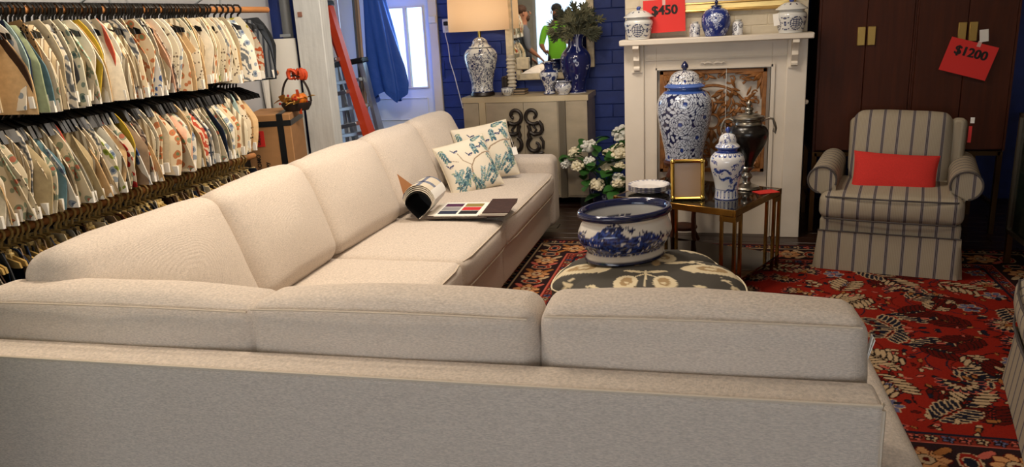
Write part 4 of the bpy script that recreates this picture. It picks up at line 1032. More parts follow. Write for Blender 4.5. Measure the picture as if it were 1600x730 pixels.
# ------------------------------------------------------------------ wardrobe on bronze frame
wd = thing('wardrobe', 'tall dark mahogany four-door wardrobe on a bronze base', 'wardrobe', (0, 5.62, 0))
bx(MB(), .625, 1.795, .012, .58, .565, 2.35, .004).build('carcass', M_maho_d, wd)
xs = [(.638, .915), (.917, 1.196), (1.222, 1.506), (1.509, 1.782)]
for i, (a, b) in enumerate(xs): 
    dr = bx(MB(), a, b, -.012, .010, .58, 2.33, .003).build('door', M_maho, wd)
    hx = (b - .030) if i % 2 == 0 else (a + .030)
    bx(MB(), hx - .024, hx + .024, -.026, -.012, 1.275, 1.395, .003).build('handle', mat('brushed_gold', 'b1914f', .4, .7), dr)
for (a, b) in ((.622, .637), (1.198, 1.208), (1.210, 1.220), (1.784, 1.798)): bx(MB(), a, b, -.008, .011, .57, 2.34).build('stile', M_maho, wd)
for (a, b) in ((.64, 1.20), (1.22, 1.78)):
    m_ = MB()
    for yv in (.02, .56):
        for x in (a, b): m_.box((x, yv, .28), (.03, .03, .56))
        m_.box(((a + b) / 2, yv, .55), (b - a, .03, .03))
    for x in (a, b): m_.box((x, .29, .55), (.03, .54, .03)); m_.box((x, .29, .2), (.02, .54, .02))
    m_.box(((a + b) / 2, .56, .2), (b - a, .02, .02)); m_.build('base_frame', M_bronze, wd)
s2_ = thing('price_sign', 'tilted red $1200 price sign hanging from the wardrobe handle', 'sign', (1.523, 5.580, 1.168), rot=(0, R_(16.5), 0))
MB().box((0, 0, 0), (.285, .003, .212)).build('card', M_red, s2_); text('$1200', .078, M_ink, s2_, (0, -.003, .012), (R_(90), 0, 0), bold=.0008, thick=.0026)
MB().box((.025, -.003, .1), (.022, .001, .035)).build('tape', M_tape, s2_)
t = MB().box((.0, 0, 0), (.05, .002, .075)).build('hang_tag', M_paper, s2_); t.location = (.03, -.006, .155); t.rotation_euler = (0, R_(-42 + 20), 0)

# mirrored cabinet along the right side
mc = thing('display_cabinet', 'dark glass-sided cabinet with champagne metal edges at the right', 'cabinet', (1.66, 0, 0))
M_dglass = mat('dark_glass_panel', '1b231d', .08, spec=.6); M_chm = mat('champagne_metal', '6d6252', .35, .8)
bx(MB(), .012, .5, 3.75, 5.0, .20, .88).build('body', M_dglass, mc)
m_ = MB()
for yv in (3.755, 4.99):
    for x in (.008, .49): m_.box((x, yv, .545), (.022, .022, .70))
for z in (.20, .885):
    m_.box((.008, 4.375, z), (.022, 1.25, .022)); m_.box((.49, 4.375, z), (.022, 1.25, .022))
    for yv in (3.755, 4.99): m_.box((.25, yv, z), (.5, .022, .022))
m_.build('metal_edge', M_chm, mc)
for yv in (3.79, 4.96):
    for x in (.01, .47): MB().box((x, yv, .1), (.03, .03, .2)).build('leg', M_bronze, mc)

# ------------------------------------------------------------------ champagne cabinet with carved scrolls
cb = thing('bow_front_cabinet', 'champagne silver bow-front cabinet with dark carved scrolls under the mirror', 'cabinet', (-1.59, 6.5, 0))
def bow(x): return -.20 - .035 * (1 - min(1, abs(x) / .34) ** 2) if abs(x) < .34 else -.20
def bowpoly(x0, x1, d0=0, back=.22, n=10): return [(x0 + (x1 - x0) * i / n, bow(x0 + (x1 - x0) * i / n) + d0) for i in range(n + 1)] + [(x1, back), (x0, back)]
MB().prism(bowpoly(-.545, .545, 0, n=30), .89, .935).build('top', M_champ_d, cb, ang=30)
MB().prism(bowpoly(-.535, .535, .016, n=30), .07, .89).build('carcass', M_champ, cb, ang=30)
for (a, b) in ((-.335, .002), (.007, .285)):
    dr = MB().prism(bowpoly(a, b, .004, -.17), .09, .885).build('door', M_champ, cb, ang=30)
for (a, b) in ((-.535, -.40), (.36, .535)): MB().prism(bowpoly(a, b, .002, -.17, 4), .09, .885).build('side_panel', M_champ, cb, ang=30)
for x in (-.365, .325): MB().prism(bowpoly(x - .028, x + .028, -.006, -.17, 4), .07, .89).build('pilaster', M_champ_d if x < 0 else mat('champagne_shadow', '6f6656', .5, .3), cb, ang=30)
for (x, sg) in ((-.012, -1), (.022, 1)):
    m_ = MB()
    def S(P, r): m_.tube([(x + sg * px, bow(x) - .012, pz) for px, pz in P], r, 8)
    def spiral(cx, cz, r0, r1, a0, a1, n=18): return [(cx + (r0 + (r1 - r0) * i / n) * math.cos(a0 + (a1 - a0) * i / n), cz + (r0 + (r1 - r0) * i / n) * math.sin(a0 + (a1 - a0) * i / n)) for i in range(n + 1)]
    S(spiral(.06, .78, .065, .02, 3.9, -1.2), [.016] * 14 + [.012] * 5)
    S(spiral(.06, .78, .065, .075, 3.9, 5.4), .016); S([(.11, .73), (.135, .70), (.14, .66), (.12, .63), (.07, .62), (.035, .64)], .017)
    S(spiral(.075, .53, .075, .02, 2.0, 7.6, 24), [.017] * 18 + [.012] * 7); S([(.02, .70), (.035, .66), (.02, .62), (.03, .58)], .016); S([(.06, .70), (.09, .66), (.06, .62)], .010)
    S([(.06, .46), (.10, .455), (.135, .47), (.15, .465)], [.012, .016, .012, .004]); S([(.12, .60), (.145, .56), (.14, .50)], .012)
    m_.build('carved_scroll', M_darkcarve, cb)
for x in (-.49, .49):
    for yv in (-.16, .18): MB().box((x, yv, .035), (.06, .06, .07)).build('foot', M_black, cb)
CT = .936
# table lamp
lp = thing('table_lamp', 'blue and white ginger jar lamp with a pleated cream drum shade', 'lamp', (-1.985, 6.44, CT))
lathe('base', [(.001, 0), (.1, 0), (.105, .012), (.1, .03), (.09, .034), (.001, .034)], mat('dark_lamp_base', '1e120e', .4), lp, nth=32, nz=20)
lv = vine_canvas(.13, .34, .024, 31, bg=C('d9d8d2'), ink=C('202c58'), dens=2.0)
lathe('body', [(.001, .034), (.088, .034), (.095, .045), (.093, .10), (.108, .18), (.13, .26), (.142, .32), (.138, .36), (.11, .395), (.075, .405)], M_porc, lp, nth=180, nz=120, colf=prof_colf(bands(lv, .34, (), ((.0, .006),), C('26335f')), .13, .034))
lathe('lid', [(.07, .403), (.092, .406), (.097, .414), (.08, .424), (.068, .44), (.06, .465), (.035, .485), (.015, .492), (.001, .494)], M_porc, lp, nth=90, nz=50, colf=prof_colf(vine_canvas(.07, .1, .02, 33, bg=C('d9d8d2'), ink=C('26335f')), .07, .403))
MB().cyl((0, 0, .49), .014, .07, 14).build('socket', M_gold, lp)
M_shade = mat('pleated_shade', 'e0c6a6', .8)
def shade_nodes():
    nt = M_shade.node_tree; N = nt.nodes; L = nt.links; b = N['Principled BSDF']; out = N['Material Output']; tr = N.new('ShaderNodeBsdfTranslucent'); tr.inputs[0].default_value = C4('ecc9a4'); mx = N.new('ShaderNodeMixShader'); mx.inputs[0].default_value = .62
    L.new(b.outputs[0], mx.inputs[1]); L.new(tr.outputs[0], mx.inputs[2]); L.new(mx.outputs[0], out.inputs[0])
shade_nodes()
V = []; n = 240
for k in range(n):
    a = 2 * PI * k / n; rr = (.252 if k % 2 else .258)
    for (q, z) in ((1.0, .545), (.99, .70), (.975, .86)): V.append((rr * q * math.cos(a), rr * q * math.sin(a), z))
link('lamp_shade', np_mesh('lamp_shade', V, grid_faces(n, 3, True)), M_shade, lp)
MB().ball((0, 0, .66), .03, 12, 8).build('bulb', mat('lit_bulb', 'fff0d0', .4, emit=((1, .8, .5), 8.)), lp)
bulb = bpy.data.lights.new('bulb_light', 'POINT'); bulb.energy = 3.0; bulb.color = (1, .83, .60); bulb.shadow_soft_size = .04
bo = bpy.data.objects.new('bulb_light', bulb); COL.objects.link(bo); bo.parent = lp; bo.location = (0, 0, .70)
# ribbed candlestick
ck = thing('candlestick', 'ribbed white turned candlestick in front of the mirror frame', 'candlestick', (-1.752, 6.56, CT))
P = [(.001, 0), (.045, 0), (.045, .03), (.032, .04)]
for i in range(8): P += [(.03, .05 + i * .032), (.042, .062 + i * .032), (.042, .068 + i * .032), (.03, .078 + i * .032)]
P += [(.035, .31), (.034, .33), (.001, .332)]
MB().lathe(P, 24).build('stem', mat('distressed_white', 'd4cab6', .6, noise=(25, .15)), ck)
tag(ck, None)
bw = thing('small_cup', 'small white cup with blue fretwork at the front of the cabinet', 'cup', (-1.752, 6.40, CT)); cv = Canvas(2 * PI * .05, .07, 1000, C('d4d4d0'))
for i in range(12): cv.rect(.026 * i + .003, .026 * i + .007, .02, .055, NVY); cv.rect(.026 * i + .011, .026 * i + .022, .036, .041, NVY); cv.rect(.026 * i + .014, .026 * i + .018, .02, .055, NVY)
bands(cv, .07, ((.0, .006),), ((.004, .005),), NVY)
lathe('bowl', [(.001, 0), (.03, 0), (.034, .01), (.052, .03), (.054, .052), (.05, .068), (.046, .066), (.046, .05), (.03, .02), (.001, .015)], M_porc, bw, nth=70, nz=44, colf=prof_colf(cv, .05, 0))
for k, (x, h_) in enumerate(((-1.815, .15), (-1.792, .145))):
    b_ = thing('book', ('dark upright book next to the lamp, on the left', 'dark upright book next to the candlestick, on the right')[k], 'book', (x, 6.55, CT)); bx(MB(), -.010, .010, -.06, .06, 0, h_, .002).build('cover', mat('brown_binding', '241a18', .6), b_); bx(MB(), -.007, .007, -.0585, .062, .003, h_ + .001).build('pages', mat('aged_paper', '8f7c63', .8), b_)
for k in range(2):
    b_ = thing('book', ('small dark book lying flat under another behind the cup', 'small dark book lying flat on top of another behind the cup')[k], 'book', (-1.665, 6.52, CT + .022 * k)); bx(MB(), -.05, .05, -.07, .07, 0, .021, .002).build('cover', mat('dark_binding', '2b2320', .6), b_); bx(MB(), -.047, .0505, -.0705, .067, .004, .017).build('pages', mat('aged_paper', '8f7c63', .8), b_)
vs = thing('vase', 'small footed blue and white baluster vase in front of the mirror', 'vase', (-1.395, 6.44, CT)); cv = vine_canvas(.065, .2, .045, 41, ink=C('22326b'), dens=1.5)
for i in range(5): cv.ell(.0817 * i + .03, .13, .019, .021, 0, C('22326b'), C('dfe0e2'), .005, wrap=.408)
lathe('body', [(.001, 0), (.045, 0), (.05, .008), (.034, .03), (.045, .07), (.072, .13), (.078, .16), (.066, .19), (.042, .205), (.036, .22), (.04, .245), (.058, .258), (.056, .262), (.032, .25), (.03, .2)], M_porc, vs, nth=120, nz=100, colf=prof_colf(bands(cv, .2, ((.0, .018),), ((0.0, .008),), C('22326b')), .065, 0))
bo2 = thing('small_bowl', 'small squat blue and white bowl beside the footed vase', 'bowl', (-1.262, 6.37, CT)); cv = vine_canvas(.065, .12, .03, 44, ink=C('22326b'), dens=1.2)
lathe('bowl', [(.001, 0), (.042, 0), (.046, .008), (.066, .04), (.071, .065), (.062, .09), (.058, .098), (.074, .106), (.073, .11), (.05, .1), (.05, .08), (.001, .03)], M_porc, bo2, nth=100, nz=64, colf=prof_colf(bands(cv, .12, ((.012, .012),), ((0, .006),), C('9aa0b8')), .065, 0))
bv = thing('floor_vase', 'large cobalt blue splash-glazed vase holding the dried bouquet', 'vase', (-1.168, 6.46, CT)); cv = vine_canvas(.12, .36, .05, 47, bg=C('141d55'), ink=C('c3c9de'), dens=.22, flowers=False)
rnd = random.Random(5)
for i in range(70): cv.ell(rnd.uniform(0, .75), rnd.uniform(0, .36), rnd.uniform(.002, .009), rnd.uniform(.002, .005), rnd.uniform(0, 3), C('b9c0d8') if i % 3 else C('3a4a98'), wrap=.754)
lathe('body', [(.001, 0), (.082, 0), (.086, .012), (.075, .03), (.085, .09), (.115, .18), (.127, .25), (.12, .31), (.09, .355), (.062, .385), (.06, .42), (.066, .45), (.092, .475), (.09, .48), (.056, .45), (.05, .4)], M_porc, bv, nth=170, nz=120, colf=lambda T, Z, k: np.where((Z < .012)[:, None], np.array(C('d5d5d8')), cv.at((T % (2 * PI)) * .12, np.minimum(Z, .355))))
# dried thistle bouquet
bq = thing('dried_bouquet', 'bushy olive-grey dried thistle bouquet in the cobalt vase', 'bouquet', (-1.148, 6.44, CT + .45))
rnd = random.Random(8); LM = [mat('thistle_leaf', '77765a', .8, noise=(20, .3)), mat('thistle_leaf_dark', '4f5240', .8, noise=(20, .3))]
for k in range(70):
    a = rnd.uniform(0, 2 * PI); el = rnd.uniform(-.05, 1.4); L = rnd.uniform(.12, .235); dx, dy, dz = math.cos(a) * math.cos(el), math.sin(a) * math.cos(el) * .55, math.sin(el); c_ = Vector((dx, dy, dz)) * L
    m_ = MB(); m_.tube([(0, 0, 0), tuple(c_ * .5 + Vector((0, 0, .03))), tuple(c_)], .004, 5)
    for q in range(26):
        b_ = Vector((rnd.gauss(0, 1), rnd.gauss(0, 1), rnd.gauss(0, 1))).normalized(); e_ = c_ + (b_ + c_.normalized() * .8) * .042
        m_.tube([tuple(c_), tuple((c_ + e_) / 2 + Vector((0, 0, .004))), tuple(e_)], [.004, .006, .001], 4)
    m_.build('thistle_head', LM[k % 2], bq)

# mirror with distressed white frame (turned slightly towards the room)
mr = thing('wall_mirror', 'mirror in a stepped distressed white and gilt frame on the blue wall', 'mirror', (-1.43, 6.69, 0), R_(3.0))
M_fr = mat('distressed_frame', 'd3c4a4', .55, .1, noise=(22, .2)); m_ = MB()
for s in (-1, 1):
    bx(MB(), s * .352 - .033, s * .352 + .033, -.028, .012, 1.15, 2.05, .005).build('stile', M_fr, mr); bx(MB(), min(s * .385, s * .27), max(s * .385, s * .27), -.03, .012, 1.13, 1.18, .005).build('step_rail', M_fr, mr)
    bx(MB(), s * .24 - .055, s * .24 + .055, -.045, .012, 1.135, 1.235, .006).build('corner_block', M_fr, mr); bx(MB(), s * .285 - .02, s * .285 + .02, -.03, .012, 1.045, 1.14, .004).build('step_stile', M_fr, mr)
bx(MB(), -.30, .30, -.03, .012, 1.04, 1.095, .006).build('bottom_rail', M_fr, mr); bx(MB(), -.385, .385, -.03, .012, 2.03, 2.1, .006).build('top_rail', M_fr, mr)
bx(MB(), -.265, .265, -.004, .002, 1.07, 1.2).build('glass', mat('mirror_silver', 'e8ecec', .015, 1.), mr); bx(MB(), -.33, .33, -.004, .002, 1.17, 2.04).build('glass', MATS['mirror_silver'], mr)

# hydrangeas in a blue and white planter
pt = thing('potted_hydrangea', 'white hydrangeas in a blue and white planter beside the cabinet', 'plant', (-.87, 6.12, 0))
cv = vine_canvas(.12, .3, .05, 51, bg=C('1a2452'), ink=C('aab2cc'), dens=.5, flowers=False)
lathe('planter', [(.001, 0), (.1, 0), (.105, .012), (.12, .08), (.14, .18), (.145, .235), (.135, .245), (.125, .23), (.001, .2)], M_porc, pt, nth=120, nz=60, colf=prof_colf(cv, .12, 0))
rnd = random.Random(14)
hd = []
for k in range(2):
    m_ = MB()
    for i in range(40):
        a, zc = rnd.uniform(0, 6.28), rnd.uniform(-.6, 1); q = math.sqrt(1 - zc * zc) if zc < 1 else 0; c_ = Vector((q * math.cos(a), q * math.sin(a), zc * .85)) * .05
        m_.ball(c_, .0135, 6, 4, (1, 1, .7))
    m_.ball((0, 0, -.005), .042, 8, 6); hd.append(m_.mesh('flower_head'))
spots = [(min(x_, .13), y_ - (.1 if x_ > .13 else 0), z_, s_) for x_, y_, z_, s_ in [(-.33, -.02, .40, 0.9), (-.27, .0, .49, .9), (-.14, -.06, .55, 1.2), (-.22, -.12, .40, 1.0), (-.12, -.14, .44, .9), (.02, -.1, .50, .8), (.07, -.12, .44, 1.), (.02, -.18, .40, 1.0), (.16, -.02, .66, 1.35), (.25, -.1, .53, 1.35), (.14, -.05, .54, .9), (-.06, -.18, .26, 1.1), (.10, -.2, .26, 1.1), (.17, -.22, .31, 1.0), (.24, -.2, .34, .9), (.26, -.14, .42, .8), (.22, -.02, .46, .9)]]
for i, (x, y_, z, s) in enumerate(spots):
    o = link('flower_head', hd[i % 2], (M_petal, M_petal2)[i % 3 == 0], pt); o.location = (x, y_, z); o.scale = (s * .95,) * 3; o.rotation_euler = (rnd.uniform(-.4, .4), rnd.uniform(-.4, .4), rnd.uniform(0, 6)); MB().tube([(0, 0, .2), (x * .4, y_ * .4, .2 + (z - .2) * .6 + .03), (x, y_, z)], .004, 5).build('stem', M_leaf, pt)
def leaf_mesh(L, wd):
    V = []; n = 7
    for i in range(n):
        t = i / (n - 1); h_ = wd * math.sin(PI * min(1, t * .93 + .05)) ** .8; z = .03 * math.sin(PI * t) * L / .1
        V += [(-h_, L * t, z * .5), (0, L * t, z * .2), (h_, L * t, z * .5)]
    V2 = [(x, y, z - .0015) for x, y, z in V]; F = []
    for i in range(n - 1):
        for k in range(2): q = i * 3 + k; F += [(q, q + 1, q + 4, q + 3), (q + 21 + 3, q + 21 + 4, q + 21 + 1, q + 21)]
    return MB().add(V + V2, F).mesh('leaf')
lm = leaf_mesh(.13, .05)
for i in range(72):
    x, y_, z, s = spots[i % len(spots)]; o = link('leaf', lm, M_leaf, pt); o.location = (x * .8 + rnd.gauss(0, .04), y_ * .8 - .03 + rnd.gauss(0, .03), z - .035 + rnd.gauss(0, .04)); o.rotation_euler = (rnd.uniform(-.7, .9), rnd.uniform(-.5, .5), rnd.uniform(0, 6.28)); o.scale = (rnd.uniform(.7, 1.1),) * 3

# outlets and lamp cord on the blue wall
for (x, z, lab, plug) in ((-2.503, 1.565, 'white wall outlet with a white adapter by the door', 0), (-2.38, 1.535, 'white wall outlet with the black lamp plug by the lamp', 1)):
    o = thing('wall_outlet', lab, 'outlet', (x, YB - .006, z)); MB().box((0, 0, 0), (.075, .01, .118), ch=.003).build('cover_plate', M_white_pl, o); MB().box((0, -.02, .02 if plug else .03), (.035, .03, .035) if plug else (.07, .035, .06), ch=.004).build('plug', M_black if plug else M_white_pl, o)
    for s in (-1, 1): MB().box((0, -.006, s * .028), (.028, .004, .03), ch=.002).build('socket', mat('outlet_face', 'c9c7c2', .4), o)
tag(MB().tube([(-2.385, YB - .03, 1.55), (-2.385, YB - .04, 1.46), (-2.37, YB - .03, 1.36), (-2.362, YB - .03, 1.22), (-2.33, YB - .03, 1.1), (-2.30, YB - .03, .95), (-2.27, YB - .03, .8)], .0045, 6).build('lamp_cord', M_white_pl), 'thin white lamp cord hanging down the blue wall', 'cord')
dh = thing('door_bolt', 'blue painted metal bolt on the wall beside the door', 'bolt', (-2.44, YB - .006, 1.14)); MB().box((0, 0, 0), (.03, .012, .14), ch=.003).build('plate', M_blue, dh); MB().tube([(0, -.006, -.05), (.012, -.03, -.02), (.02, -.03, .09)], .007, 6).build('lever', M_blue, dh)

# ------------------------------------------------------------------ nook: ladders, cloth, poles
def ladder(name, label, x, y0, H, w0, w1, nst, railm, stepm, capm, dep, lean=0, rw=.012):
    l = thing(name, label, 'ladder', (x, y0, .0), rot=(0, -lean, 0)); l.location.z = w0 / 2 * math.sin(lean) + .002
    for s in (-1, 1):
        for (yb, yt, q, nm) in ((0, dep * .55, 1, 'front_rail'), (dep, dep * .6, .8, 'rear_rail')):
            m_ = MB(); xa, xb = s * w0 / 2 * q, s * w1 / 2 * q
            V = []
            for (xx, yy, zz) in ((xa, yb, 0), (xb, yt, H)):
                V += [(xx - rw, yy - .035, zz), (xx + rw, yy - .035, zz), (xx + rw, yy + .035, zz), (xx - rw, yy + .035, zz)]
            m_.add(V, [(3, 2, 1, 0), (4, 5, 6, 7), (0, 1, 5, 4), (1, 2, 6, 5), (2, 3, 7, 6), (3, 0, 4, 7)]); m_.build(nm, railm, l, smooth=False)
    for i in range(nst):
        t = (i + 1) / (nst + .6); hw_ = (w0 + (w1 - w0) * t) / 2; m_ = MB().box((-.01, dep * .55 * t - .05, H * t), (2 * hw_ - .02, .09, .03), ch=.003); m_.build('step', stepm, l)
    MB().box((0, dep * .57, H + .02), (w1 + .05, .13, .045), ch=.008).build('top_cap', capm, l)
    return l
M_or = mat('orange_fibreglass', 'c8401c', .45)
ladder('step_ladder', 'orange fibreglass stepladder with aluminium steps behind the white post', -2.79, 5.45, 1.66, .62, .38, 6, M_or, M_steel, M_black, .25, R_(11), .028)
ladder('step_ladder', 'small aluminium stepladder standing behind the orange one', -2.90, 6.0, 1.24, .42, .24, 5, M_steel, M_steel, M_black, .22, R_(7), .016)
for k, (x, y_, c_, lab) in enumerate(((-3.10, 6.38, '8a6f58', 'brownish wooden pole leaning in the corner beside the blue cloth'), (-3.145, 6.42, '5c6068', 'grey pole leaning in the corner behind the ladders'), (-3.065, 6.34, 'b3957a', 'slim pale strip leaning beside the blue cloth'))):
    tag(MB().tube([(x + .10, y_ - .2, 0), (x - .0, y_ + .1, 2.2)], (.02, .016, .010)[k], 8).build('pole', mat('pole_' + c_, c_, .6)), lab, 'pole')
# blue cloth hung from a hook
cl = thing('hanging_cloth', 'crumpled royal blue cloth hanging in front of the door', 'cloth', (-2.905, 6.42, 0))
n = 60; mzz = 40; V = []
for k in range(n):
    a = 2 * PI * k / n
    for j in range(mzz):
        t = j / (mzz - 1); z = 2.15 - 1.2 * t + .05 * t * math.sin(3 * a + 1); rr = (.05 + .105 * min(1, t * 1.25)) * (1 + .22 * math.sin(5 * a + 2 * t) * t + .10 * math.sin(9 * a - 3 * t)) * (1 if t < .93 else 1 - (t - .93) * 2.)
        V.append((rr * math.cos(a) * 1.05 + .10 * t - .04, rr * math.sin(a) * .45, z))
link('drape', np_mesh('drape', V, grid_faces(n, mzz, True)), mat('royal_blue_cloth', '1f4fae', .6, bump=(14, .4, .02)), cl)
MB().tube([(-.04, 0, 2.1), (-.04, .02, 2.2), (-.04, .26, 2.25)], .008, 6).build('hook', M_steel, cl)

# ------------------------------------------------------------------ cardboard box, roll, autumn basket
bxr = R_(20)
cbx = thing('cardboard_box', 'tall cardboard carton bound with black tape beside the sample racks', 'box', (-2.655, 4.40, 0), bxr)
BW, BD, BH = .285, .46, 1.05      # origin at the near right corner
bx(MB(), -BW, 0, 0, BD, 0, BH, .004).build('carton', M_card, cbx)
m_ = MB(); bx(m_, -.085, -.045, -.003, .0, .0, BH + .002); bx(m_, -BW - .002, .002, -.0025, 0, BH - .075, BH - .04); bx(m_, -.0, .0025, 0, BD, BH - .075, BH - .04); bx(m_, -.085, -.045, .0, BD, BH, BH + .002)
m_.build('black_tape', M_black, cbx)
bx(MB(), -.235, -.175, -.003, .0, BH - .20, BH - .10).build('red_label', M_red, cbx)
text('ORDER', .024, M_ink, cbx, (-.20, -.0045, BH - .15), (R_(90), R_(-90), 0), bold=.0005)
for i, s in enumerate(('UZA JLA ROMO', 'r Trade Pkwy', 'CA 31487')): text(s, .036, M_ink, cbx, (-.215 + i * .048, -.002, BH - .50), (R_(90), R_(-90), 0), bold=.0006, align='LEFT')
rl = thing('plastic_roll', 'tall wrapped roll of white plastic standing against the grey wall', 'roll', (-2.975, 4.925, 0))
lathe('roll', [(.001, 0), (.104, 0), (.109, .02), (.107, .8), (.11, 1.2), (.109, 1.48), (.1, 1.505), (.05, 1.50), (.001, 1.495)], mat('white_film', 'd9d8d2', .35), rl, nth=40, nz=60)
MB().tube([(-.1, -.05, 1.44), (-.09, -.1, 1.3), (-.08, -.12, .9)], [.02, .03, .012], 8).build('loose_film', MATS['white_film'], rl)
ab = thing('autumn_basket', 'twig basket with orange pumpkin, fall leaves and ribbon on the carton', 'basket', (-2.70, 4.58, BH + .002))
M_pump = mat('pumpkin_orange', 'd97417', .5); M_rib = mat('orange_ribbon', 'd04a1e', .6); M_twig = mat('dark_twig', '2a1d18', .7)
MB().lathe([(.001, 0), (.075, 0), (.095, .03), (.1, .05), (.09, .052), (.07, .012), (.001, .01)], 20).build('basket', M_twig, ab)
for s in (0, .015): MB().tube([(math.cos(a) * .105, s, .055 + .17 * math.sin(a)) for a in np.linspace(0, PI, 18)], .004, 5).build('handle', M_twig, ab)
m_ = MB()
for k in range(9): a = 2 * PI * k / 9; m_.ball((.035 + .026 * math.cos(a), -.02 + .026 * math.sin(a), .075), .03, 8, 8, (1, 1, 1.15))
m_.build('pumpkin', M_pump, ab); MB().tube([(.035, -.02, .10), (.037, -.02, .122)], [.006, .004], 6).build('pumpkin_stem', M_twig, ab)
rnd = random.Random(21); lf = leaf_mesh(.075, .016)
for k in range(22):
    o = link('leaf', lf, mat(('leaf_gold', 'leaf_rust', 'leaf_red')[k % 3], ('c79a4e', 'a8541e', 'b0301a')[k % 3], .7), ab); o.location = (rnd.uniform(-.07, .07), rnd.uniform(-.08, .02), .05 + rnd.uniform(0, .03)); o.rotation_euler = (rnd.uniform(-.5, .5), rnd.uniform(-.5, .5), rnd.uniform(1.5, 6))
for k in range(14): MB().ball((rnd.uniform(-.09, .09), rnd.uniform(-.09, .0), .05 + rnd.uniform(0, .06)), .009, 6, 5).build('berry', mat('red_berry', 'a8231a', .4), ab)
m_ = MB()
for k in range(9):
    a = rnd.uniform(0, 6.28); P = [(.03, 0, .225)] + [(.03 + .06 * math.sin(t) * math.cos(a), .05 * math.sin(t) * math.sin(a), .225 + .03 * math.sin(2 * t) + .01 * k / 9) for t in np.linspace(.3, 2.8, 8)]; m_.tube(P, [.004, .008, .012, .014, .014, .012, .01, .006, .003], 4)
m_.build('bow', M_rib, ab); MB().box((.055, -.06, .06), (.02, .002, .16), rot=Matrix.Rotation(R_(6), 4, 'X')).build('ribbon_tail', M_rib, ab)

# ------------------------------------------------------------------ sample racks
RXB = -2.5
BARS = [(1.68, 1.75, 4.05, 'top'), (1.327, 1.75, 4.06, 'middle'), (.90, 1.70, 3.72, 'lowest')]
def bracket(y, z, par):
    m_ = MB().tube([(XL, y, z + .12), (RXB + .02, y, z + .12)], .006, 6).tube([(XL, y, z - .18), (RXB, y, z + .11)], .005, 6).tube([(RXB, y, z + .12), (RXB, y, z + .01)], .006, 6); return m_.build('bracket', M_steel, par)
racks = []
for (z, y0, y1, nm) in BARS:
    rk = thing('hanging_rail', f'wooden hanging rail on wire brackets, {nm} of the three sample rows', 'rail', (0, 0, 0)); racks.append(rk)
    MB().tube([(RXB, y0, z), (RXB, y1, z)], .0165, 14).build('dowel', M_wood, rk)
    for y_ in (2.05, 2.85, 3.62): bracket(y_, z, rk)
    MB().box((RXB + .0, y1 - .02, z), (.012, .012, .012)).build('end_screw', M_white_pl, rk)
def fabric(nm, kind, a, b=None, c_=None):
    m = mat('sample_' + nm.replace(' ', '_'), a, .9, spec=.15)
    if kind == 'plain': return mat('sample2_' + nm.replace(' ', '_'), a, .9, noise=(50, .12), spec=.15)
    nt = m.node_tree; N = nt.nodes; L = nt.links; bs = N['Principled BSDF']; tc = N.new('ShaderNodeTexCoord'); rp = N.new('ShaderNodeValToRGB'); rp.color_ramp.interpolation = 'CONSTANT'; e = rp.color_ramp.elements
    def ramp(st):
        e[0].position, e[0].color = 0, C4(st[0][1]); e[1].position, e[1].color = st[1][0], C4(st[1][1])
        for p, cc in st[2:]: k = e.new(p); k.color = C4(cc)
    if kind == 'stripe':
        w_ = N.new('ShaderNodeTexWave'); w_.bands_direction = 'X'; w_.inputs['Scale'].default_value = 14; w_.inputs['Distortion'].default_value = 1.; L.new(tc.outputs['Object'], w_.inputs[0]); L.new(w_.outputs[1], rp.inputs[0]); ramp([(0, a), (.55, b)] + ([(.85, c_)] if c_ else []))
    elif kind == 'wave':
        w_ = N.new('ShaderNodeTexWave'); w_.bands_direction = 'DIAGONAL'; w_.inputs['Scale'].default_value = 12; w_.inputs['Distortion'].default_value = 9; w_.inputs['Detail Scale'].default_value = 2; L.new(tc.outputs['Object'], w_.inputs[0]); L.new(w_.outputs[1], rp.inputs[0]); ramp([(0, a), (.5, b)] + ([(.8, c_)] if c_ else []))
    elif kind == 'check':
        w_ = N.new('ShaderNodeTexBrick'); w_.offset = 0; w_.inputs['Scale'].default_value = 14; w_.inputs['Color1'].default_value = C4(a); w_.inputs['Color2'].default_value = C4(a); w_.inputs['Mortar'].default_value = C4(b); w_.inputs['Mortar Size'].default_value = .06; w_.inputs['Brick Width'].default_value = .5; w_.inputs['Row Height'].default_value = .5
        mp = N.new('ShaderNodeMapping'); mp.inputs['Rotation'].default_value = (R_(90), 0, 0); L.new(tc.outputs['Object'], mp.inputs[0]); L.new(mp.outputs[0], w_.inputs[0]); L.new(w_.outputs[0], bs.inputs['Base Color']); return m
    else:
        v = N.new('ShaderNodeTexVoronoi'); v.inputs['Scale'].default_value = {'leopard': 60, 'floral': 26, 'dots': 30}[kind]; L.new(tc.outputs['Object'], v.inputs[0])
        n_ = N.new('ShaderNodeTexNoise'); n_.inputs['Scale'].default_value = 22; L.new(tc.outputs['Object'], n_.inputs[0]); ad = N.new('ShaderNodeMath'); ad.operation = 'MULTIPLY_ADD'; ad.inputs[1].default_value = .5; L.new(n_.outputs[0], ad.inputs[0]); L.new(v.outputs[0], ad.inputs[2])
        L.new(ad.outputs[0], rp.inputs[0]); ramp([(0, c_ or b), (.46, b), (.66, a)] if kind != 'leopard' else [(0, b), (.52, a)])
    L.new(rp.outputs[0], bs.inputs['Base Color']); return m
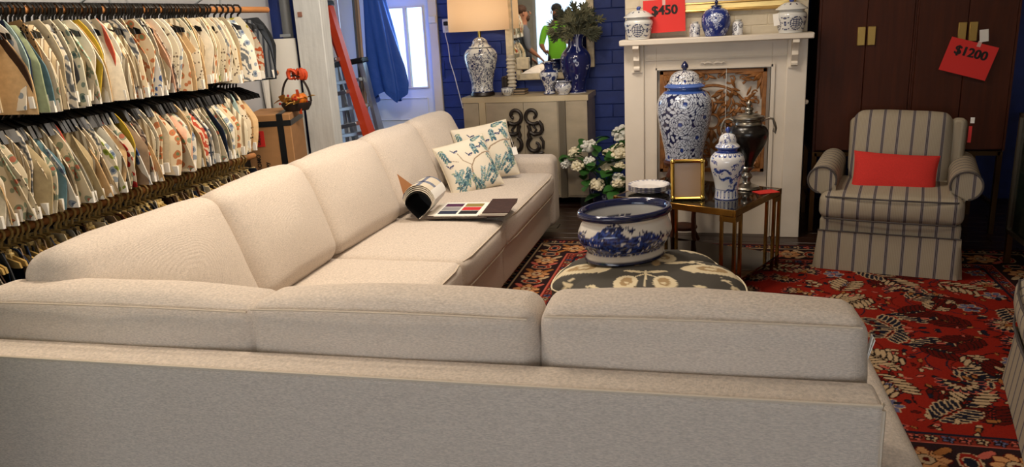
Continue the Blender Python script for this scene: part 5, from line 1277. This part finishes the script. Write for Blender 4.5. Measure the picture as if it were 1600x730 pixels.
CRE = [('cream', fabric('cream', 'plain', 'cbbd9f')), ('ivory', fabric('ivory', 'plain', 'd9cfba')), ('oatmeal', fabric('oatmeal', 'plain', 'b09f7c')), ('pale grey', fabric('pale grey', 'plain', 'a39f92')), ('sand', fabric('sand', 'plain', 'c9a97e')), ('cream floral', fabric('cream floral', 'floral', 'd0c4aa', '87917b', 'a5644f')), ('grey floral', fabric('ivory grey floral', 'floral', 'e0d9ca', '8d98a3', '55647e')), ('cream striped', fabric('cream striped', 'stripe', 'd6cbb2', '93836a')), ('peach floral', fabric('peach floral', 'floral', 'd8c7a8', 'b9754e', '6f7d5a')), ('grey-green floral', fabric('grey green floral', 'floral', 'c9c4ae', '6f7f74', '3f5558')), ('taupe striped', fabric('taupe striped', 'stripe', 'c2b08f', '7d6a54', 'd9cfba')), ('cream speckled', fabric('cream speckled', 'leopard', 'd3c8b0', '6d5f50')), ('grey swirl', fabric('grey swirl', 'wave', 'cfc8b8', '85868a', '5f6468'))]
ACC = [('coral striped', fabric('coral striped', 'wave', 'b8503c', 'dfc9ad')), ('coral red', fabric('coral red', 'plain', 'b5503e')), ('sage green', fabric('sage', 'plain', '8f9a7a')), ('slate blue', fabric('slate blue', 'plain', '5d7c86')), ('golden yellow', fabric('golden yellow', 'plain', 'bfa23a')), ('navy', fabric('navy', 'plain', '27324a')), ('blush pink', fabric('blush', 'plain', 'd2a78e')), ('leopard print', fabric('leopard print', 'leopard', 'cdbfa6', '2a211c')), ('lime leaf print', fabric('lime leaf', 'dots', 'd9d2bd', '8a9a3c', '5f6d28')), ('tan animal print', fabric('animal tan', 'leopard', '9a7850', '1c1714')), ('grey zigzag', fabric('grey zigzag', 'wave', 'b5ada0', '5a5450')), ('taupe', fabric('taupe', 'plain', '85705a')), ('duck egg blue', fabric('duck egg', 'plain', '9fb5b0')), ('blue floral', fabric('blue white floral', 'floral', 'dcdad2', '46639a', '2c3c6e')), ('orange paisley', fabric('orange paisley', 'floral', 'dccdb2', 'c0512c', '71873c')), ('dark brown', fabric('dark brown', 'plain', '3c2b22')), ('teal medallion', fabric('teal medallion', 'dots', 'd6d2c4', '6fb0a4', '3e7d78')), ('windowpane check', fabric('windowpane', 'check', 'd8d3c8', '39404c')), ('red print', fabric('red print', 'floral', 'cfc2ae', 'a52a24', '7d1a1a')), ('charcoal', fabric('charcoal', 'plain', '3d3e42'))]
DRK = [('dark brown', ACC[15][1]), ('charcoal', ACC[19][1]), ('taupe', ACC[11][1]), ('rust brown', fabric('rust', 'plain', '6e4430')), ('grey', fabric('mid grey', 'plain', '7e7c78')), ('navy', ACC[5][1]), ('black patterned', fabric('black patterned', 'leopard', '8f8574', '14110f')), ('cream', CRE[0][1])]
def hanger_mesh(th=.006, big=False):
    m_ = MB(); m_.tube([(.0, 0, -.045), (.004, 0, -.025), (.02, 0, -.012), (.024, 0, .006), (.012, 0, .022), (-.006, 0, .024), (-.021, 0, .012), (-.022, 0, .0)], .0055, 5)
    if big: m_.prism([(-.12, -.10), (-.10, -.055), (-.03, -.03), (.03, -.03), (.10, -.055), (.12, -.10), (.08, -.10), (-.08, -.10)], -.0075, .0075, 'Y'); return m_.mesh('hanger')
    m_.prism([(-.13, -.105), (-.125, -.085), (-.02, -.045), (.02, -.045), (.125, -.085), (.13, -.105), (.1, -.105), (0, -.075), (-.1, -.105)], -th, th, 'Y'); return m_.mesh('hanger')
def cloth_mesh(seed, L, wd):
    rnd = random.Random(seed); nx_, nz_ = 9, 12; ph = rnd.uniform(0, 6); am = rnd.uniform(.012, .03); cur = rnd.uniform(-.07, .085); blg = rnd.uniform(.6, 2.); V = []
    for s in (-1, 1):
        for i in range(nx_):
            for j in range(nz_):
                u = i / (nx_ - 1) * 2 - 1; t = j / (nz_ - 1); wx = wd * (.66 + .34 * min(1, t * 2.2) ** .7) * (1 + .05 * math.sin(t * 5 + ph))
                V.append((u * wx / 2 + (.018 * math.sin(PI / 2 * min(1, t * 1.7)) * (1 if u > 0 else .4) * abs(u)) * blg + .012 * math.sin(t * 3 + ph) * t, am * math.sin(u * 2.4 + ph) * (.3 + .7 * t) + cur * (u + .3) * abs(u) * (1 - .75 * t) * (.5 + 1.2 * t if t < .4 else 1) + (.03 * max(0, u - .4) * math.sin(PI * t) * math.cos(ph)) + s * .0022, -.05 - L * t + .012 * u * math.sin(ph)))
    F = []; o = nx_ * nz_
    for i in range(nx_ - 1):
        for j in range(nz_ - 1):
            a, b, c_, d_ = i * nz_ + j, (i + 1) * nz_ + j, (i + 1) * nz_ + j + 1, i * nz_ + j + 1; F += [(a, b, c_, d_), (o + d_, o + c_, o + b, o + a)]
    bd = [i * nz_ for i in range(nx_)] + [(nx_ - 1) * nz_ + j for j in range(1, nz_)] + [i * nz_ + nz_ - 1 for i in range(nx_ - 2, -1, -1)] + [j for j in range(nz_ - 2, 0, -1)]
    for a, b in zip(bd, bd[1:] + bd[:1]): F.append((b, a, a + o, b + o))
    me = MB().add(V, F).mesh('fabric', ang=60)
    k = (nx_ - 1) * nz_ + nz_ - 1; return me, V[k]
HB = hanger_mesh(.0015); HB2 = hanger_mesh(big=True); HY = hanger_mesh(.004)
TAGM = MB().box((0, 0, 0), (.06, .010, .042)).mesh('label_strip'); CLIPM = MB().box((0, 0, 0), (.03, .018, .035), ch=.003).box((0, 0, .02), (.012, .012, .02)).mesh('clip')
CLO = [cloth_mesh(s, .305, .29) for s in range(6)]; CLS = [cloth_mesh(20 + s, .285, .28) for s in range(6)]; CLT = [cloth_mesh(40 + s, .38, .28) for s in range(4)]
M_yel = mat('yellow_plastic', 'd8c084', .4); M_tan = mat('tan_plastic', 'b8985a', .4)
rnd = random.Random(77)
def sample(row, y, mt, label, grp, tilt):
    z = BARS[row][0]; s = thing('fabric_sample', label, 'fabric sample', (RXB, y, z + .0005), tilt, grp)
    link('hanger', (HB, HB2, HY)[row], M_black if row < 2 else M_tan, s)
    me, k = (CLO, CLS, CLT)[row][rnd.randrange(4 if row == 2 else 6)]
    c_ = bpy.data.objects.new('fabric', me); COL.objects.link(c_); c_.parent = s
    if not me.materials: me.materials.append(mt)
    c_.material_slots[0].link = 'OBJECT'; c_.material_slots[0].material = mt
    if row == 1: c_.location.z = -.022
    if row == 2:
        for sx in (-.06, .06): link('clip', CLIPM, M_yel, c_).location = (sx, 0, -.075)
    elif rnd.random() < .8:
        link('label_strip', TAGM, M_paper, c_).location = (k[0] - .027 - rnd.random() * .012, k[1], k[2] + .020 - (.022 if row == 1 else 0) * 0)
    return s
COLW = ('top', 'middle', 'lowest')
for row, (n_, y0, y1) in enumerate(((98, 1.80, 3.49), (100, 1.78, 3.47), (62, 1.80, 3.62))):
    acc = list(ACC); rnd.shuffle(acc); pos = sorted(rnd.sample(range(n_), len(acc))) if row < 2 else []
    last = None; since = 0
    for i in range(n_):
        y_ = y0 + (y1 - y0) * (i + rnd.uniform(-.25, .25)) / (n_ - 1); tl = R_(rnd.uniform(-12, 16))
        if i in pos: nm, mt = acc[pos.index(i)]; last = nm; since = 0; sample(row, y_, mt, f'{nm} fabric sample on a black hanger in the {COLW[row]} row', None, tl)
        elif row < 2:
            nm, mt = rnd.choice(CRE); since += 1; od = ('first', 'second', 'third', 'fourth', 'fifth', 'sixth', 'seventh', 'eighth', 'ninth', 'tenth', 'eleventh', 'twelfth')
            o_ = od[since - 1] if since <= 12 else str(since) + 'th'
            sample(row, y_, mt, f'{nm} fabric sample, {o_} ' + (f'right of the {last} one, {COLW[row]} row' if last else f'from the left end, {COLW[row]} row'), f'neutral samples in the {COLW[row]} row', tl)
        else:
            nm, mt = rnd.choice(CRE if row < 2 else DRK)
            q = i + 1; sfx = 'th' if 10 < q % 100 < 14 else {1: 'st', 2: 'nd', 3: 'rd'}.get(q % 10, 'th')
            sample(row, y_, mt, f'{nm} fabric sample on a yellow clip hanger, {q}{sfx} from the left, lowest row', f'clip hanger samples in the {COLW[row]} row', tl)
for k, (y_, nm, mt) in enumerate(((3.545, 'ivory blue floral', CRE[6][1]), (3.595, 'multicoloured', fabric('multi', 'floral', 'd8d2bd', 'b3a93a', '2b4a78')), (3.64, 'orange scroll', fabric('orange scroll', 'wave', 'd9cdb8', 'c3623c')), (3.69, 'grey banded', fabric('grey banded', 'stripe', '5d6064', '2a2e36')))):
    sample(0, y_, mt, f'{nm} fabric sample hung apart near the end of the top row', None, R_(24))
gb = thing('garment_bag', 'dark plastic-wrapped samples on the last hanger of the top row', 'bag', (RXB, 3.75, 1.6805), R_(28))
link('hanger', HB, M_black, gb); me, k = cloth_mesh(91, .33, .31); o = link('bag', me, mat('dark_film', '23262b', .18, noise=(14, .4)), gb); o2 = link('bag_fold', cloth_mesh(92, .31, .29)[0], MATS['dark_film'], gb); o2.location = (.0, .02, 0)
for k in range(6):
    e_ = thing('spare_hanger', f'empty black hanger, {("first", "second", "third", "fourth", "fifth", "sixth")[k]} past the last sample of the middle row', 'hanger', (RXB, 3.51 + .028 * k, 1.3275), R_(rnd.uniform(0, 20)), 'empty hangers in the middle row'); link('hook_and_shoulders', HB, M_black, e_)
# thin wire shelf on the wall above the rails
ws = thing('wire_shelf', 'white wire shelf on the wall above the top rail', 'shelf', (0, 0, 0))
m_ = MB()
for x in (-3.06, -2.95, -2.84, -2.73): m_.tube([(x, 1.8, 1.82), (x, 4.25, 1.82)], .004, 5)
m_.build('long_wires', M_white_pl, ws); m_ = MB()
for k in range(50): m_.tube([(-3.08, 1.8 + k * .05, 1.825), (-2.73, 1.8 + k * .05, 1.825)], .002, 4)
m_.build('cross_wires', M_white_pl, ws, kind='stuff')

# ------------------------------------------------------------------ two men who appear in the mirror
def person(name, label, loc, rz, J, shirt, skin, trousers, hair, beard=True, collar=None):
    p = thing(name, label, 'person', loc, rz)
    bones = [('pel', 'spi'), ('spi', 'che'), ('che', 'nek'), ('nek', 'hd0'), ('hd0', 'hd1')]
    for s in 'LR': bones += [('che', 'sh' + s), ('sh' + s, 'el' + s), ('el' + s, 'wr' + s), ('wr' + s, 'pa' + s), ('pel', 'hi' + s), ('hi' + s, 'kn' + s), ('kn' + s, 'an' + s), ('an' + s, 'to' + s)]
    rad = dict(pel=(.17, .125), spi=(.165, .12), che=(.185, .125), nek=(.062, .065), hd0=(.082, .095), hd1=(.06, .075))
    for s in 'LR': rad.update({'sh' + s: (.075, .075), 'el' + s: (.048, .048), 'wr' + s: (.030, .026), 'pa' + s: (.036, .018), 'hi' + s: (.10, .105), 'kn' + s: (.062, .065), 'an' + s: (.04, .045), 'to' + s: (.04, .03)})
    V = []; ix = {}; E = []; R = []
    for k, v in J.items(): ix[k] = len(V); V.append(v); R.append(rad[k])
    E = [(ix[a], ix[b]) for a, b in bones]
    for s in 'LR':
        pa = Vector(J['pa' + s]); wr = Vector(J['wr' + s]); d_ = (pa - wr).normalized(); sd = d_.cross(Vector((0, 1, 0)) if abs(d_.y) < .8 else Vector((1, 0, 0))).normalized(); nr = sd.cross(d_)
        for k, (o, L) in enumerate(((-.028, .075), (-.010, .085), (.009, .08), (.027, .062))):
            a = pa + sd * o; q = [a + d_ * L * .45 + nr * .006, a + d_ * L + nr * .022]; b = ix['pa' + s]
            for t in q: V.append(tuple(t)); R.append((.0095, .0095)); E.append((b, len(V) - 1)); b = len(V) - 1
        a = wr + d_ * .03 - sd * .03; V.append(tuple(a)); R.append((.013, .012)); E.append((ix['wr' + s], len(V) - 1)); V.append(tuple(a + d_ * .04 - sd * .025)); R.append((.009, .009)); E.append((len(V) - 2, len(V) - 1))
    me = bpy.data.meshes.new('body'); me.from_pydata(V, E, []); o = bpy.data.objects.new('body', me); COL.objects.link(o)
    md = o.modifiers.new('skin', 'SKIN'); md.use_smooth_shade = True; md.branch_smoothing = .6
    for i, sv in enumerate(me.skin_vertices[0].data): sv.radius = R[i]; sv.use_root = (i == ix['pel'])
    o.modifiers.new('sub', 'SUBSURF').levels = 2
    dg = bpy.context.evaluated_depsgraph_get(); dg.update(); m2 = bpy.data.meshes.new_from_object(o.evaluated_get(dg)); bpy.data.objects.remove(o)
    n = len(m2.vertices); P = np.empty(n * 3, np.float32); m2.vertices.foreach_get('co', P); P = P.reshape(-1, 3)
    cl = {}
    for a, b in bones:
        k = b[:2]; cl[(a, b)] = {'sp': shirt, 'ch': shirt, 'ne': shirt, 'hd': skin, 'sh': shirt, 'el': shirt, 'wr': skin, 'pa': skin, 'hi': trousers, 'kn': trousers, 'an': trousers, 'to': C('1a1512')}[k]
    best = np.full(n, 9.); cols = np.zeros((n, 3))
    for (a, b), c_ in cl.items():
        A, B = np.array(J[a]), np.array(J[b]); ab = B - A; t = np.clip(((P - A) @ ab) / (ab @ ab), 0, 1); d_ = np.linalg.norm(P - A - t[:, None] * ab, axis=1) / (sum(rad[b]) / 2 + .03); m = d_ < best; best[m] = d_[m]; cols[m] = c_
    cols[P[:, 2] < J['pel'][2] - .02] = np.where((np.abs(P[P[:, 2] < J['pel'][2] - .02][:, 0:1]) < .6), cols[P[:, 2] < J['pel'][2] - .02], 0)
    set_cols(m2, cols); m2.materials.clear(); link('body', m2, mat('skin_and_clothes', 'ffffff', .8, attr=True, spec=.2), p)
    h0, h1 = Vector(J['hd0']), Vector(J['hd1']); hc = (h0 + h1) / 2; f_ = Vector((0, -1, 0))
    MB().ball((0, 0, 0), .1, 16, 12, (.86, .92, .74)).build('hair', mat('hair_' + hair, hair, .8, noise=(40, .3)), p).location = hc + Vector((0, .034, .058))
    if beard: MB().ball((0, 0, 0), .07, 14, 10, (.95, .75, .8)).build('beard', mat('hair_' + hair, hair, .8), p).location = hc + Vector((0, -.05, -.075))
    MB().tube([(0, -.092, .03), (0, -.118, -.008), (0, -.1, -.02)], [.008, .015, .010], 8).build('nose', mat('skin_' + name + hair, skin, .6), p).location = hc
    for s in (-1, 1):
        MB().ball((0, 0, 0), .011, 8, 6, (1.2, .6, .8)).build('eye', mat('eye_dark', '1c1512', .3), p).location = hc + Vector((s * .033, -.088, .018)); MB().ball((0, 0, 0), .024, 8, 6, (.4, .8, 1.2)).build('ear', mat('skin_' + name + hair, skin, .6), p).location = hc + Vector((s * .085, .01, -.005))
    MB().ball((0, 0, 0), .02, 8, 6, (1.2, .4, .35)).build('mouth', mat('lips', '7d4a40', .6), p).location = hc + Vector((0, -.1, -.05))
    if collar: MB().tube([(.075 * math.cos(a), .075 * math.sin(a) - .005, -.012 * math.sin(a)) for a in np.linspace(0, 2 * PI, 20, endpoint=False)], .014, 6, closed=True).build('collar', mat('collar_' + hair, collar, .8), p).location = Vector(J['nek']) + Vector((0, 0, -.02))
    return p
def joints(armL, armR, H=1.0):
    J = dict(pel=(0, 0, .95), spi=(0, 0, 1.12), che=(0, .01, 1.36), nek=(0, .01, 1.50), hd0=(0, -.005, 1.60), hd1=(0, 0, 1.70))
    for s, sx, arm in (('L', 1, armL), ('R', -1, armR)):
        J['sh' + s] = (sx * .19, .01, 1.42); J['el' + s], J['wr' + s], J['pa' + s] = arm; J['hi' + s] = (sx * .10, 0, .88); J['kn' + s] = (sx * .11, -.015, .48); J['an' + s] = (sx * .115, .01, .09); J['to' + s] = (sx * .13, -.13, .035)
    return J
JA = joints(((.26, -.05, 1.15), (.20, -.27, 1.06), (.16, -.34, 1.05)), ((-.27, -.02, 1.14), (-.24, -.24, 1.16), (-.20, -.31, 1.18)))
JB = joints(((.25, .0, 1.13), (.22, -.18, .98), (.20, -.24, .93)), ((-.25, .02, 1.13), (-.24, -.14, .96), (-.22, -.2, .91)))
MEN = (person('person', 'bearded man in a lime green polo shirt reflected in the mirror', (-1.93, .80, 0), R_(176), JA, C('6db02c'), C('8c5a40'), C('18171a'), '15100e', True, '6db02c'),
       person('person', 'man in a grey T-shirt reflected in the mirror with his back turned', (-2.42, 1.15, 0), R_(70), JB, C('6a6c74'), C('a8745a'), C('2a2c34'), '4a3022', True, None))
